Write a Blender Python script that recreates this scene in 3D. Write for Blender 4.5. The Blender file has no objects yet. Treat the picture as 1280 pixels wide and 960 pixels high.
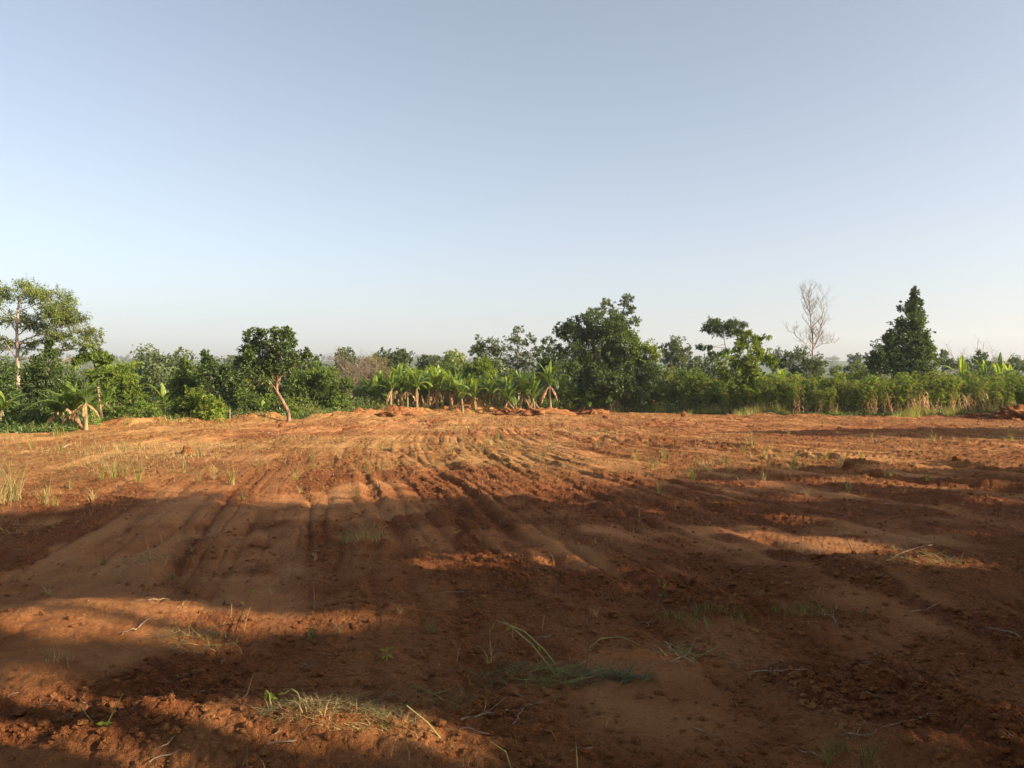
import bpy, math, random
import numpy as np
from mathutils import Vector
random.seed(7)
RS = np.random.RandomState(11)
scene = bpy.context.scene
COL = scene.collection
F = 985.0            # focal length in pixels of a 1280 wide picture
CAMZ = 1.65
HOR = 472.0          # picture row of the horizon
PITCH = math.atan((480 - HOR) / F)
SLOPE = 0.017
AZ, EL = math.radians(111), math.radians(22)
SUN = np.array([math.sin(AZ) * math.cos(EL), math.cos(AZ) * math.cos(EL), math.sin(EL)])

# ------------------------------------------------------------------ numeric helpers
def hash2(xi, yi, seed):
    xi = xi.astype(np.int64).astype(np.uint64); yi = yi.astype(np.int64).astype(np.uint64)
    h = (xi * np.uint64(374761393) + yi * np.uint64(668265263) + np.uint64(seed * 974711 + 13)) & np.uint64(0xffffffff)
    h = ((h ^ (h >> np.uint64(13))) * np.uint64(1274126177)) & np.uint64(0xffffffff)
    h = ((h ^ (h >> np.uint64(16))) * np.uint64(2246822519)) & np.uint64(0xffffffff)
    h = h ^ (h >> np.uint64(15))
    return (h & np.uint64(0xffffff)).astype(np.float64) / float(0xffffff)

def vnoise(x, y, seed=0):
    x = np.asarray(x, float); y = np.asarray(y, float)
    xi = np.floor(x); yi = np.floor(y)
    fx = x - xi; fy = y - yi
    fx = fx * fx * (3 - 2 * fx); fy = fy * fy * (3 - 2 * fy)
    a = hash2(xi, yi, seed); b = hash2(xi + 1, yi, seed)
    c = hash2(xi, yi + 1, seed); d = hash2(xi + 1, yi + 1, seed)
    return (a * (1 - fx) + b * fx) * (1 - fy) + (c * (1 - fx) + d * fx) * fy

def fbm(x, y, seed=0, octv=4, gain=0.5):
    s = 0; a = 1; t = 0
    for i in range(octv):
        s = s + a * vnoise(x * 2 ** i + 17.3 * i, y * 2 ** i - 9.1 * i, seed + i)
        t += a; a *= gain
    return s / t

def smooth(a, b, x):
    t = np.clip((x - a) / (b - a), 0, 1)
    return t * t * (3 - 2 * t)

def bumps(x, y, cell, seed, dens=0.6):
    """rounded lumps on a jittered lattice, 0..1"""
    gx = x / cell; gy = y / cell
    ix = np.floor(gx); iy = np.floor(gy)
    out = np.zeros_like(gx)
    for dx in (-1, 0, 1):
        for dy in (-1, 0, 1):
            cx = ix + dx; cy = iy + dy
            px = cx + hash2(cx, cy, seed); py = cy + hash2(cx, cy, seed + 5)
            r = 0.25 + 0.6 * hash2(cx, cy, seed + 9)
            on = hash2(cx, cy, seed + 3) < dens
            d = np.hypot(gx - px, gy - py) / r
            out = np.maximum(out, np.where(on, r * np.sqrt(np.clip(1 - d * d, 0, 1)), 0))
    return out

def W(px, py, d):
    """the point on the ray through a picture position that lies d metres ahead"""
    rx = (px - 640) / F; ru = (480 - py) / F
    y = math.cos(PITCH) + ru * math.sin(PITCH); z = -math.sin(PITCH) + ru * math.cos(PITCH)
    return np.array([rx * d / y, d, CAMZ + z * d / y])

def G(px, py):
    """picture position -> x, y on the sloping field"""
    rx = (px - 640) / F; ru = (480 - py) / F
    y = math.cos(PITCH) + ru * math.sin(PITCH); z = -math.sin(PITCH) + ru * math.cos(PITCH)
    t = CAMZ / (-z - SLOPE * y)
    return rx * t, y * t

def PX(x, y, z):
    dz = z - CAMZ
    fw = y * math.cos(PITCH) - dz * math.sin(PITCH); up = y * math.sin(PITCH) + dz * math.cos(PITCH)
    fw = np.where(np.abs(fw) < 1e-3, 1e-3, fw)
    return 640 + F * x / fw, 480 - F * up / fw, fw

# field edge: distance as a function of x / y
_ep = [(-420, 556), (-100, 543), (0, 541), (90, 540), (130, 533), (200, 530), (290, 525), (360, 524.5), (440, 519), (560, 515), (700, 514),
       (760, 515), (850, 517), (1000, 520), (1150, 520), (1280, 517), (1600, 520)]
_ea = [(p - 640) / F for p, _ in _ep]
_ed = [G(p, r)[1] for p, r in _ep]
def edge_dist(x, y):
    return np.interp(x / np.maximum(y, 0.5), _ea, _ed)

RUTS = [  # picture polylines, depth, half width
    ([(446, 580), (453, 594), (466, 618), (480, 641), (500, 668), (508, 700)], 0.11, 0.13),
    ([(500, 560), (511, 567), (545, 585), (581, 611), (612, 640), (640, 668)], 0.10, 0.13),
    ([(520, 595), (560, 622), (600, 655), (650, 690)], 0.07, 0.12),
    ([(610, 567), (640, 577), (700, 597), (742, 617), (790, 640), (830, 660)], 0.10, 0.14),
    ([(690, 570), (760, 594), (820, 612), (900, 640)], 0.08, 0.13),
    ([(905, 561), (960, 564), (1000, 566), (1045, 573), (1090, 578), (1150, 581), (1200, 583), (1290, 588)], 0.17, 0.2),
    ([(1090, 595), (1140, 598), (1200, 602), (1300, 609)], 0.12, 0.16),
    ([(750, 549), (800, 552), (860, 553), (930, 558)], 0.16, 0.2),
    ([(980, 580), (1040, 588), (1100, 592)], 0.12, 0.16),
    ([(420, 633), (428, 660), (424, 700), (418, 745)], 0.05, 0.14),
    ([(235, 640), (225, 680), (212, 730)], 0.06, 0.14),
    ([(330, 640), (345, 690), (352, 740)], 0.05, 0.14),
    ([(455, 556), (480, 560), (500, 566)], 0.09, 0.14),
    ([(560, 640), (620, 690), (690, 735)], 0.06, 0.12),
    ([(1180, 560), (1290, 566)], 0.12, 0.2),
]
RUTS = [([G(*p) for p in pl], dp, w) for pl, dp, w in RUTS]

MOUNDS = [  # picture x, distance factor to edge, height, radius x, radius y
    (455, 0.99, 0.42, 1.8, 1.1), (492, 0.985, 0.55, 1.9, 1.2), (520, 0.985, 0.4, 1.5, 1.0), (548, 0.985, 0.35, 1.6, 1.0),
    (585, 0.98, 0.60, 1.6, 1.1), (606, 0.98, 0.62, 1.4, 1.1), (730, 0.985, 0.40, 1.6, 1.0), (745, 0.985, 0.38, 1.2, 0.9),
    (315, 0.985, 0.42, 1.1, 0.8), (345, 0.985, 0.3, 0.8, 0.6), (400, 0.99, 0.3, 1.6, .9), (425, 0.99, 0.36, 1.4, 0.9),
    (155, 0.985, 0.32, 1.3, 0.9), (190, 0.985, 0.34, 1.5, 0.9), (230, 0.985, 0.3, 1.2, 0.8), (265, 0.985, 0.3, 1.0, .8),
    (105, 1.0, 0.25, 0.9, 0.7), (1010, 1.0, 0.2, 1.5, 0.6), (960, 1.0, 0.2, 1.2, 0.5)]
_M = []
for p, k, h, rx, ry in MOUNDS:
    d = float(np.interp((p - 640) / F, _ea, _ed)) * k
    _M.append(((p - 640) / F * d, d, h, rx, ry))

def track_uv(x, y):
    t = 14 * np.tanh((12 - y) / 14)
    u1 = x - 0.24 * t
    u = np.where(u1 < 2, u1, (x - 0.15 * t) / (1 + 0.045 * t))
    return u, y + 0.25 * x

def roughf(x, y):
    u, v = track_uv(x, y)
    wu = u + 0.25 * (fbm(x * 0.5, y * 0.3, 5, 3) - 0.5)
    a = smooth(0.36, 0.60, fbm(x * 0.45, y * 0.45, 33, 3) + 0.25 * (fbm(wu * 1.1, v * 0.16, 34, 3) - 0.5))
    b = smooth(0.50, 0.62, vnoise(wu * 1.7, v * 0.13, 77) * 0.7 + 0.3 * vnoise(x * 1.8, y * 1.8, 78))
    n1 = vnoise(wu * 1.25, v * 0.10, 21); n2 = vnoise(wu * 3.1 + 40, v * 0.22, 22)
    gr = (1 - np.abs(2 * n1 - 1)) ** 4 + 0.6 * (1 - np.abs(2 * n2 - 1)) ** 3  # grooves also darken the soil colour, so furrows read in shade
    gr = gr * (0.3 + 0.7 * smooth(5.0, 8.5, y + 1.2 * np.sin(x * 1.3)))
    a = a + 0.30 * smooth(0.05, 0.35, x / np.maximum(y, 1)) * smooth(0.3, 0.6, fbm(x * 0.3, y * 0.8, 96, 3))  # rougher and darker soil towards the right
    return np.clip(0.50 * a + 0.65 * b + 0.5 * gr * (0.4 + vnoise(x * 3, y * 3, 79)), 0.06, 1.2)

def H(x, y, detail=True):
    x = np.asarray(x, float); y = np.asarray(y, float)
    r = np.hypot(x, y)
    e = edge_dist(x, y)
    base = -SLOPE * np.clip(y, -60, 70)
    # the land falls away behind the plantation and rises to far hills
    base = base - 5.0 * smooth(75, 170, y)
    rise = 4.0 * smooth(200, 520, y) * smooth(-60, -200, x - 0.05 * y) + 3.0 * smooth(210, 430, y)
    rise = rise + 31 * smooth(600, 1300, y) * (0.75 + 0.5 * fbm(x / 500.0, y / 500.0, 61, 3))
    rise = rise * (0.9 + 0.22 * fbm(x / 160.0 + 4, y / 160.0, 63, 3))
    base = base + rise
    if not detail:
        return base
    fieldm = smooth(0.6, -0.6, y - e) * smooth(-8, -2, y) + 0.0
    u, v = track_uv(x, y)
    wu = u + 0.25 * (fbm(x * 0.5, y * 0.3, 5, 3) - 0.5)
    near = smooth(30, 14, r)
    # bulldozer scrapes: long grooves following the turning tracks
    n1 = vnoise(wu * 1.25, v * 0.10, 21)
    g1 = (1 - np.abs(2 * n1 - 1)) ** 5
    n2 = vnoise(wu * 3.1 + 40, v * 0.22, 22)
    g2 = (1 - np.abs(2 * n2 - 1)) ** 3
    n3 = vnoise(wu * 9 + 4, v * 0.6, 23)
    amp = 0.65 + 0.75 * smooth(0.35, 0.7, fbm(x * 0.18 + 3, y * 0.14, 31, 3))
    rough = roughf(x, y)
    brk = 0.35 + 1.1 * vnoise(x * 4.2, y * 4.2, 27)
    amp = amp * (0.30 + 0.70 * smooth(5.0, 8.5, y + 1.2 * np.sin(x * 1.3)))
    amp = amp * 0.78
    h = fieldm * amp * (-0.060 * g1 * (0.4 + 0.6 * smooth(45, 16, r)) * (0.6 + 0.4 * brk) - 0.050 * g2 * brk * (0.7 + 0.6 * smooth(3, -2, x)) - 0.032 * (1 - np.abs(2 * vnoise(wu * 5.5 + 11, v * 0.3, 29) - 1)) ** 4 * brk + 0.02 * (n3 - 0.5) + 0.02 * (vnoise(wu * 6.3, v * 0.4, 28) - 0.5))
    h = h + fieldm * rough * (0.030 * (fbm(x * 8, y * 8, 45, 3) - 0.5) + 0.05 * np.abs(fbm(x * 4.4, y * 4.4, 46, 3) - 0.5))
    # cleat marks of the crawler pressed across the tracks
    band = smooth(0.52, 0.62, vnoise(wu * 0.9 + 9, v * 0.07, 24))
    cle = np.abs(((v + 0.08 * np.sin(u * 6)) / 0.17) % 1 - 0.5) * 2
    h = h + fieldm * band * near * 0.016 * smooth(0.3, 0.8, cle) * (0.4 + vnoise(x * 3, y * 3, 26))
    # crumbly soil
    h = h + fieldm * (0.05 * (fbm(x * 0.7, y * 0.7, 41, 3) - 0.5) + 0.045 * (fbm(x * 2.6, y * 2.6, 42, 4) - 0.5) * (0.4 + rough))
    h = h + fieldm * rough * (0.022 * bumps(x, y, 0.07, 51, 0.6) + 0.022 * bumps(x, y, 0.16, 52, 0.15))
    h = h + fieldm * (0.3 + rough) * 0.014 * bumps(x, y, 0.04, 53, 0.6) * smooth(16, 8, r)
    far = smooth(18, 32, r)
    h = h + fieldm * far * 0.13 * (fbm(x * 1.1, y * 0.7, 43, 4) - 0.5)
    h = h + fieldm * far * 0.08 * bumps(x, y, 0.45, 54, 0.12)
    # single deep ruts
    for pl, dp, w in RUTS:
        dd = np.full(x.shape, 1e9)
        for (x0, y0), (x1, y1) in zip(pl[:-1], pl[1:]):
            ex, ey = x1 - x0, y1 - y0
            L = ex * ex + ey * ey
            t = np.clip(((x - x0) * ex + (y - y0) * ey) / L, 0, 1)
            dd = np.minimum(dd, np.hypot(x - x0 - t * ex, y - y0 - t * ey))
        w = w * 0.72
        q = (dd + 0.16 * (fbm(x * 2.6, y * 2.6, 71, 3) - 0.5)) / w
        m = 0.5 + 0.8 * vnoise(x * 1.3, y * 1.3, 72)
        dp = dp * (0.48 if dp < 0.12 else 1.15)
        h = h - 0.9 * dp * m * np.exp(-q * q) * smooth(4.5, 8, y) + 0.4 * dp * m * np.exp(-((q - 1.9) / 0.8) ** 2) * (0.1 + 1.7 * vnoise(x * 6, y * 6, 73))
    for mx, my, mh, rx, ry in _M:
        q = ((x - mx) / rx) ** 2 + ((y - my) / ry) ** 2
        h = h + mh * np.exp(-q * 1.2) * (0.35 + 1.3 * fbm(x * 2.2, y * 2.2, 81, 5, 0.65))
    # foreground swells seen lit in the photograph
    for (p, q_), hh, rr in (((1160, 722), 0.16, 0.7), ((215, 915), 0.09, 0.35), ((420, 912), 0.07, 0.35), ((90, 775), 0.08, .7), ((1230, 930), 0.1, 0.4)):
        cx, cy = G(p, q_)
        h = h + hh * np.exp(-((x - cx) ** 2 / (rr * 1.6) ** 2 + (y - cy) ** 2 / rr ** 2)) * (0.8 + 0.4 * fbm(x * 3, y * 3, 82, 2))
    rest = (1 - fieldm) * (0.25 * (fbm(x * 0.3, y * 0.3, 44, 3) - 0.5)) * smooth(3000, 100, r)
    return base + h + rest

def Hs(x, y):
    return float(H(np.array([x]), np.array([y]))[0])

# ------------------------------------------------------------------ mesh helpers
def mkmesh(name, V, Fc, mats, midx=None, smooth_=False):
    V = np.asarray(V, dtype=np.float32); Fc = np.asarray(Fc, dtype=np.int32)
    me = bpy.data.meshes.new(name)
    n, k = Fc.shape
    me.vertices.add(len(V)); me.vertices.foreach_set('co', V.ravel())
    me.loops.add(n * k); me.loops.foreach_set('vertex_index', Fc.ravel())
    me.polygons.add(n)
    me.polygons.foreach_set('loop_start', np.arange(0, n * k, k, dtype=np.int32))
    me.polygons.foreach_set('loop_total', np.full(n, k, dtype=np.int32))
    for m in (mats if isinstance(mats, (list, tuple)) else [mats]):
        me.materials.append(m)
    if midx is not None:
        me.polygons.foreach_set('material_index', np.asarray(midx, dtype=np.int32))
    me.polygons.foreach_set('use_smooth', np.full(n, smooth_, dtype=bool))
    me.update(calc_edges=True)
    return me

def tag(o, label=None, cat=None, group=None, kind=None):
    if label: o['label'] = label
    if cat: o['category'] = cat
    if group: o['group'] = group
    if kind: o['kind'] = kind
    return o

def link(name, me, parent=None, loc=(0, 0, 0)):
    o = bpy.data.objects.new(name, me); COL.objects.link(o)
    o.location = loc
    if parent is not None: o.parent = parent
    return o

def empty(name, loc, label, cat, group=None, rz=0):
    o = bpy.data.objects.new(name, None); COL.objects.link(o)
    o.empty_display_size = 0.2
    o.location = loc; o.rotation_euler = (0, 0, rz)
    return tag(o, label, cat, group)

def copy_tree(o, parent=None):
    c = o.copy(); COL.objects.link(c); c.parent = parent
    for ch in list(o.children): copy_tree(ch, c)
    return c

class Geo:
    def __init__(s): s.V = []; s.F = []; s.n = 0; s.M = []
    def add(s, V, Fc, m=0):
        V = np.asarray(V, float); Fc = np.asarray(Fc, int)
        if len(V) == 0: return
        s.V.append(V); s.F.append(Fc + s.n); s.n += len(V); s.M.append(np.full(len(Fc), m))
    def mesh(s, name, mats, smooth_=False, origin=(0, 0, 0)):
        return mkmesh(name, np.concatenate(s.V) - np.asarray(origin, float), np.concatenate(s.F), mats, np.concatenate(s.M), smooth_)
    def tube(s, pts, rad, sides=6, m=0, wob=0.0):
        P = np.asarray(pts, float); n = len(P)
        rad = np.asarray(rad, float)
        T = np.gradient(P, axis=0); T /= np.linalg.norm(T, axis=1)[:, None] + 1e-9
        ref = np.array([0.31, 0.95, 0.05]) if abs(T[0][1]) < 0.8 else np.array([1.0, 0.1, 0])
        A = np.cross(T, ref); A /= np.linalg.norm(A, axis=1)[:, None] + 1e-9
        B = np.cross(T, A)
        th = np.arange(sides) * 2 * math.pi / sides
        rr = rad[:, None] * (1 + wob * (RS.rand(n, sides) - 0.5))
        V = P[:, None, :] + rr[..., None] * (np.cos(th)[None, :, None] * A[:, None, :] + np.sin(th)[None, :, None] * B[:, None, :])
        V = V.reshape(-1, 3)
        i = np.arange(n - 1)[:, None] * sides; j = np.arange(sides)[None, :]; j2 = (j + 1) % sides
        Fq = np.stack([i + j, i + j2, i + sides + j2, i + sides + j], axis=-1).reshape(-1, 4)
        s.add(V, Fq, m)

def unit(v): return v / (np.linalg.norm(v, axis=-1, keepdims=True) + 1e-9)

def leaf_quads(P, D, N, L, Wd, fold=0.25):
    """rhombic folded leaves: P base, D long axis, N normal"""
    D = unit(D); N = unit(N - D * np.sum(N * D, axis=1, keepdims=True)); S = np.cross(D, N)
    L = np.asarray(L)[:, None]; Wd = np.asarray(Wd)[:, None]
    a = P; c = P + D * L - N * L * 0.12
    mid = P + D * L * 0.45
    b = mid + S * Wd * 0.5 + N * Wd * fold; d = mid - S * Wd * 0.5 + N * Wd * fold
    V = np.stack([a, b, c, d], axis=1).reshape(-1, 3)
    Fq = np.arange(len(P) * 4).reshape(-1, 4)
    return V, Fq

def crown_leaves(C, R, leaf, dens=1.0, rs=0.34, lump=0.42, hollow=0.5, seed=0, droop=0.2, asp=0.5):
    """an uneven crown mass: lumps, then twig clusters, then leaves"""
    rng = np.random.RandomState(seed)
    C = np.asarray(C, float); R = np.asarray(R, float)
    area = 4 * math.pi * (R.prod() ** (2 / 3.0))
    nl = max(5, int(area / (4 * math.pi * (lump * R.mean()) ** 2) * 1.6))
    dv = unit(rng.normal(size=(nl, 3)))
    rad = hollow + (1 - hollow) * rng.rand(nl) ** 0.6
    LC = C + dv * R * (rad * (1 - lump * 0.55))[:, None]
    LR = lump * (0.45 + 1.0 * rng.rand(nl))
    total = int(area * 2.7 * dens / (leaf * leaf * asp * 0.55) * 0.5)
    ncl = max(nl * 3, total // 16)
    li = rng.randint(0, nl, ncl)
    cv = unit(rng.normal(size=(ncl, 3)))
    cr = 0.45 + 0.55 * rng.rand(ncl)
    CC = LC[li] + cv * R * (LR[li] * cr)[:, None]
    m = 16
    ci = np.repeat(np.arange(ncl), m)
    rsz = np.minimum(rs, 0.5 * R.mean() * 0.6)
    cdir = unit(unit(CC - C) + cv[:] * 0.5 + rng.normal(size=CC.shape) * 0.5 + np.array([0, 0, 0.25]))
    tl = rng.rand(len(ci)) ** 0.8
    slen = rsz * (0.7 + 1.4 * rng.rand(ncl) ** 2)
    P = CC[ci] + cdir[ci] * (tl * slen[ci])[:, None] + rng.normal(size=(len(ci), 3)) * (rsz * 0.30 * (1.15 - 0.75 * tl))[:, None]
    out = unit(unit(P - C) * 0.5 + cv[ci] * 0.8)
    N = out * 0.7 + np.array([0, 0, 0.45]) + rng.normal(size=P.shape) * 0.55
    D = rng.normal(size=P.shape) + out * 0.9 + np.array([0, 0, -droop * 2])
    L = leaf * (0.6 + 0.8 * rng.rand(len(P)))
    return leaf_quads(P, D, N, L, L * asp * (0.8 + 0.4 * rng.rand(len(P))))

# ------------------------------------------------------------------ materials
def new_mat(name):
    m = bpy.data.materials.new(name); m.use_nodes = True
    nt = m.node_tree; nt.nodes.clear()
    return m, nt, nt.nodes.new('ShaderNodeOutputMaterial')

def leaf_mat(name, col, vary=0.45, hue=0.03, trans=0.3, rough=0.5, tcol=None, spec=0.3):
    m, nt, out = new_mat(name); N = nt.nodes; Lk = nt.links
    geo = N.new('ShaderNodeNewGeometry')
    mr = N.new('ShaderNodeMapRange'); mr.inputs['To Min'].default_value = 1 - vary; mr.inputs['To Max'].default_value = 1 + vary
    Lk.new(geo.outputs['Random Per Island'], mr.inputs['Value'])
    mul = N.new('ShaderNodeMath'); mul.operation = 'MULTIPLY'; mul.inputs[1].default_value = 7.31
    fr = N.new('ShaderNodeMath'); fr.operation = 'FRACT'
    Lk.new(geo.outputs['Random Per Island'], mul.inputs[0]); Lk.new(mul.outputs[0], fr.inputs[0])
    mh = N.new('ShaderNodeMapRange'); mh.inputs['To Min'].default_value = 0.5 - hue; mh.inputs['To Max'].default_value = 0.5 + hue * 0.6
    Lk.new(fr.outputs[0], mh.inputs['Value'])
    hsv = N.new('ShaderNodeHueSaturation'); hsv.inputs['Color'].default_value = (*col, 1)
    tcn = N.new('ShaderNodeTexCoord'); nz = N.new('ShaderNodeTexNoise'); nz.inputs['Scale'].default_value = 0.75; nz.inputs['Detail'].default_value = 2
    Lk.new(tcn.outputs['Object'], nz.inputs['Vector'])
    m2 = N.new('ShaderNodeMapRange'); m2.inputs['From Min'].default_value = 0.35; m2.inputs['From Max'].default_value = 0.65; m2.inputs['To Min'].default_value = 0.72; m2.inputs['To Max'].default_value = 1.3
    Lk.new(nz.outputs[0], m2.inputs['Value']); mm = N.new('ShaderNodeMath'); mm.operation = 'MULTIPLY'
    Lk.new(mr.outputs[0], mm.inputs[0]); Lk.new(m2.outputs[0], mm.inputs[1])
    Lk.new(mm.outputs[0], hsv.inputs['Value']); Lk.new(mh.outputs[0], hsv.inputs['Hue'])
    p = N.new('ShaderNodeBsdfPrincipled'); p.inputs['Roughness'].default_value = rough
    p.inputs['Specular IOR Level'].default_value = spec
    Lk.new(hsv.outputs[0], p.inputs['Base Color'])
    t = N.new('ShaderNodeBsdfTranslucent')
    h2 = N.new('ShaderNodeHueSaturation'); h2.inputs['Hue'].default_value = 0.485; h2.inputs['Saturation'].default_value = 1.1; h2.inputs['Value'].default_value = 1.5
    Lk.new(hsv.outputs[0], h2.inputs['Color']); Lk.new(h2.outputs[0], t.inputs['Color'])
    mx = N.new('ShaderNodeMixShader'); mx.inputs[0].default_value = trans
    Lk.new(p.outputs[0], mx.inputs[1]); Lk.new(t.outputs[0], mx.inputs[2]); Lk.new(mx.outputs[0], out.inputs[0])
    return m

def bark_mat(name, c1, c2, scale=6, stretch=0.2, bump=0.4):
    m, nt, out = new_mat(name); N = nt.nodes; Lk = nt.links
    tc = N.new('ShaderNodeTexCoord'); mp = N.new('ShaderNodeMapping'); mp.inputs['Scale'].default_value = (1, 1, stretch)
    Lk.new(tc.outputs['Object'], mp.inputs[0])
    n = N.new('ShaderNodeTexNoise'); n.inputs['Scale'].default_value = scale; n.inputs['Detail'].default_value = 6
    Lk.new(mp.outputs[0], n.inputs[0])
    r = N.new('ShaderNodeValToRGB'); r.color_ramp.elements[0].position = 0.35; r.color_ramp.elements[1].position = 0.68
    r.color_ramp.elements[0].color = (*c1, 1); r.color_ramp.elements[1].color = (*c2, 1)
    Lk.new(n.outputs[0], r.inputs[0])
    p = N.new('ShaderNodeBsdfPrincipled'); p.inputs['Roughness'].default_value = 0.85
    Lk.new(r.outputs[0], p.inputs['Base Color'])
    b = N.new('ShaderNodeBump'); b.inputs['Strength'].default_value = bump; b.inputs['Distance'].default_value = 0.03
    Lk.new(n.outputs[0], b.inputs['Height']); Lk.new(b.outputs[0], p.inputs['Normal'])
    Lk.new(p.outputs[0], out.inputs[0])
    return m

def soil_mat(name, green=True):
    m, nt, out = new_mat(name); N = nt.nodes; Lk = nt.links
    tc = N.new('ShaderNodeTexCoord')
    def noise(scale, detail=6, rough=0.6, vec=None, dist=0.0):
        n = N.new('ShaderNodeTexNoise'); n.inputs['Scale'].default_value = scale; n.inputs['Detail'].default_value = detail
        n.inputs['Roughness'].default_value = rough; n.inputs['Distortion'].default_value = dist
        Lk.new(vec if vec is not None else tc.outputs['Object'], n.inputs['Vector']); return n.outputs[0]
    def ramp(fac, stops):
        r = N.new('ShaderNodeValToRGB'); e = r.color_ramp.elements
        e[0].position, e[0].color = stops[0][0], (*stops[0][1], 1); e[1].position, e[1].color = stops[-1][0], (*stops[-1][1], 1)
        for ps, c in stops[1:-1]:
            k = e.new(ps); k.color = (*c, 1)
        Lk.new(fac, r.inputs[0]); return r.outputs[0]
    def mix(f, a, b, mode='MIX'):
        x = N.new('ShaderNodeMix'); x.data_type = 'RGBA'; x.blend_type = mode
        if isinstance(f, float): x.inputs[0].default_value = f
        else: Lk.new(f, x.inputs[0])
        for v, i in ((a, 6), (b, 7)):
            if isinstance(v, tuple): x.inputs[i].default_value = (*v, 1)
            else: Lk.new(v, x.inputs[i])
        return x.outputs[2]
    mp = N.new('ShaderNodeMapping'); mp.inputs['Rotation'].default_value = (0, 0, math.radians(13)); mp.inputs['Scale'].default_value = (1.6, 0.22, 1)
    Lk.new(tc.outputs['Object'], mp.inputs[0])
    c = ramp(noise(1.1, 8, 0.65), [(0.32, (0.30, 0.108, 0.036)), (0.5, (0.41, 0.168, 0.058)), (0.68, (0.50, 0.228, 0.086))])
    c = mix(ramp(noise(1.0, 6, 0.6, mp.outputs[0]), [(0.52, (0, 0, 0)), (0.66, (1, 1, 1))]), c, (0.47, 0.22, 0.085))
    c = mix(ramp(noise(38, 5, 0.8), [(0.54, (0, 0, 0)), (0.66, (0.75, 0.75, 0.75))]), c, (0.20, 0.065, 0.030))
    c = mix(ramp(noise(0.35, 4, 0.6), [(0.5, (0, 0, 0)), (0.7, (0.6, 0.6, 0.6))]), c, (0.43, 0.225, 0.09))
    # chopped straw lying on the soil
    vo = N.new('ShaderNodeTexVoronoi'); vo.inputs['Scale'].default_value = 26
    mp2 = N.new('ShaderNodeMapping'); mp2.inputs['Scale'].default_value = (0.35, 1.0, 1); mp2.inputs['Rotation'].default_value = (0, 0, 0.5)
    wn = N.new('ShaderNodeMixRGB'); wn.inputs[0].default_value = 0.12
    nn = N.new('ShaderNodeTexNoise'); nn.inputs['Scale'].default_value = 3; Lk.new(tc.outputs['Object'], nn.inputs[0])
    Lk.new(tc.outputs['Object'], mp2.inputs[0]); Lk.new(mp2.outputs[0], wn.inputs[1]); Lk.new(nn.outputs[1], wn.inputs[2]); Lk.new(wn.outputs[0], vo.inputs[0])
    st = ramp(vo.outputs['Distance'], [(0.10, (1, 1, 1)), (0.17, (0, 0, 0))])
    patch = ramp(noise(0.45, 5, 0.65), [(0.46, (0, 0, 0)), (0.62, (0.8, 0.8, 0.8))])
    stf = mix(1.0, st, patch, 'MULTIPLY')
    c = mix(stf, c, (0.50, 0.36, 0.17))
    if green:
        dg = N.new('ShaderNodeAttribute'); dg.attribute_name = 'dug_shade'
        dgf = ramp(dg.outputs['Fac'], [(0.2, (0, 0, 0)), (0.85, (0.85, 0.85, 0.85))])
        c = mix(dgf, c, ramp(noise(14, 6, 0.7), [(0.3, (0.14, 0.042, 0.016)), (0.7, (0.33, 0.112, 0.038))]))
        sw = N.new('ShaderNodeAttribute'); sw.attribute_name = 'strawy'
        swf = mix(1.0, sw.outputs['Fac'], ramp(noise(7, 8, 0.75), [(0.40, (0.08, 0.08, 0.08)), (0.62, (0.85, 0.85, 0.85))]), 'MULTIPLY')
        c = mix(swf, c, (0.45, 0.275, 0.090))
        # beyond the cleared field: weedy green ground
        at = N.new('ShaderNodeAttribute'); at.attribute_name = 'veg'
        gcol = ramp(noise(0.5, 8, 0.7), [(0.35, (0.045, 0.075, 0.022)), (0.55, (0.075, 0.105, 0.03)), (0.7, (0.15, 0.13, 0.055))])
        c = mix(at.outputs['Fac'], c, gcol)
    p = N.new('ShaderNodeBsdfPrincipled'); p.inputs['Roughness'].default_value = 0.95; p.inputs['Specular IOR Level'].default_value = 0.1
    Lk.new(c, p.inputs['Base Color'])
    b = N.new('ShaderNodeBump'); b.inputs['Strength'].default_value = 1.0; b.inputs['Distance'].default_value = 0.035
    Lk.new(noise(26, 9, 0.8), b.inputs['Height'])
    b2 = N.new('ShaderNodeBump'); b2.inputs['Strength'].default_value = 0.8; b2.inputs['Distance'].default_value = 0.08
    Lk.new(noise(6, 6, 0.7), b2.inputs['Height']); Lk.new(b.outputs[0], b2.inputs['Normal'])
    last = b2
    for sc_, dist in ((42, 0.020), (95, 0.010)):
        vn = N.new('ShaderNodeTexVoronoi'); vn.inputs['Scale'].default_value = sc_; vn.inputs['Randomness'].default_value = 1.0
        wp = N.new('ShaderNodeMixRGB'); wp.inputs[0].default_value = 0.06
        wq = N.new('ShaderNodeTexNoise'); wq.inputs['Scale'].default_value = sc_ * 0.4; Lk.new(tc.outputs['Object'], wq.inputs[0])
        Lk.new(tc.outputs['Object'], wp.inputs[1]); Lk.new(wq.outputs[1], wp.inputs[2]); Lk.new(wp.outputs[0], vn.inputs['Vector'])
        inv = N.new('ShaderNodeMath'); inv.operation = 'SUBTRACT'; inv.inputs[0].default_value = 1.0; Lk.new(vn.outputs['Distance'], inv.inputs[1])
        b3 = N.new('ShaderNodeBump'); b3.inputs['Distance'].default_value = dist
        if green:
            sm = N.new('ShaderNodeMapRange'); sm.inputs['From Min'].default_value = 0.1; sm.inputs['From Max'].default_value = 0.8; sm.inputs['To Min'].default_value = 0.15; sm.inputs['To Max'].default_value = 1.0
            Lk.new(dg.outputs['Fac'], sm.inputs['Value']); Lk.new(sm.outputs[0], b3.inputs['Strength'])
        Lk.new(inv.outputs[0], b3.inputs['Height']); Lk.new(last.outputs[0], b3.inputs['Normal']); last = b3
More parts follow.
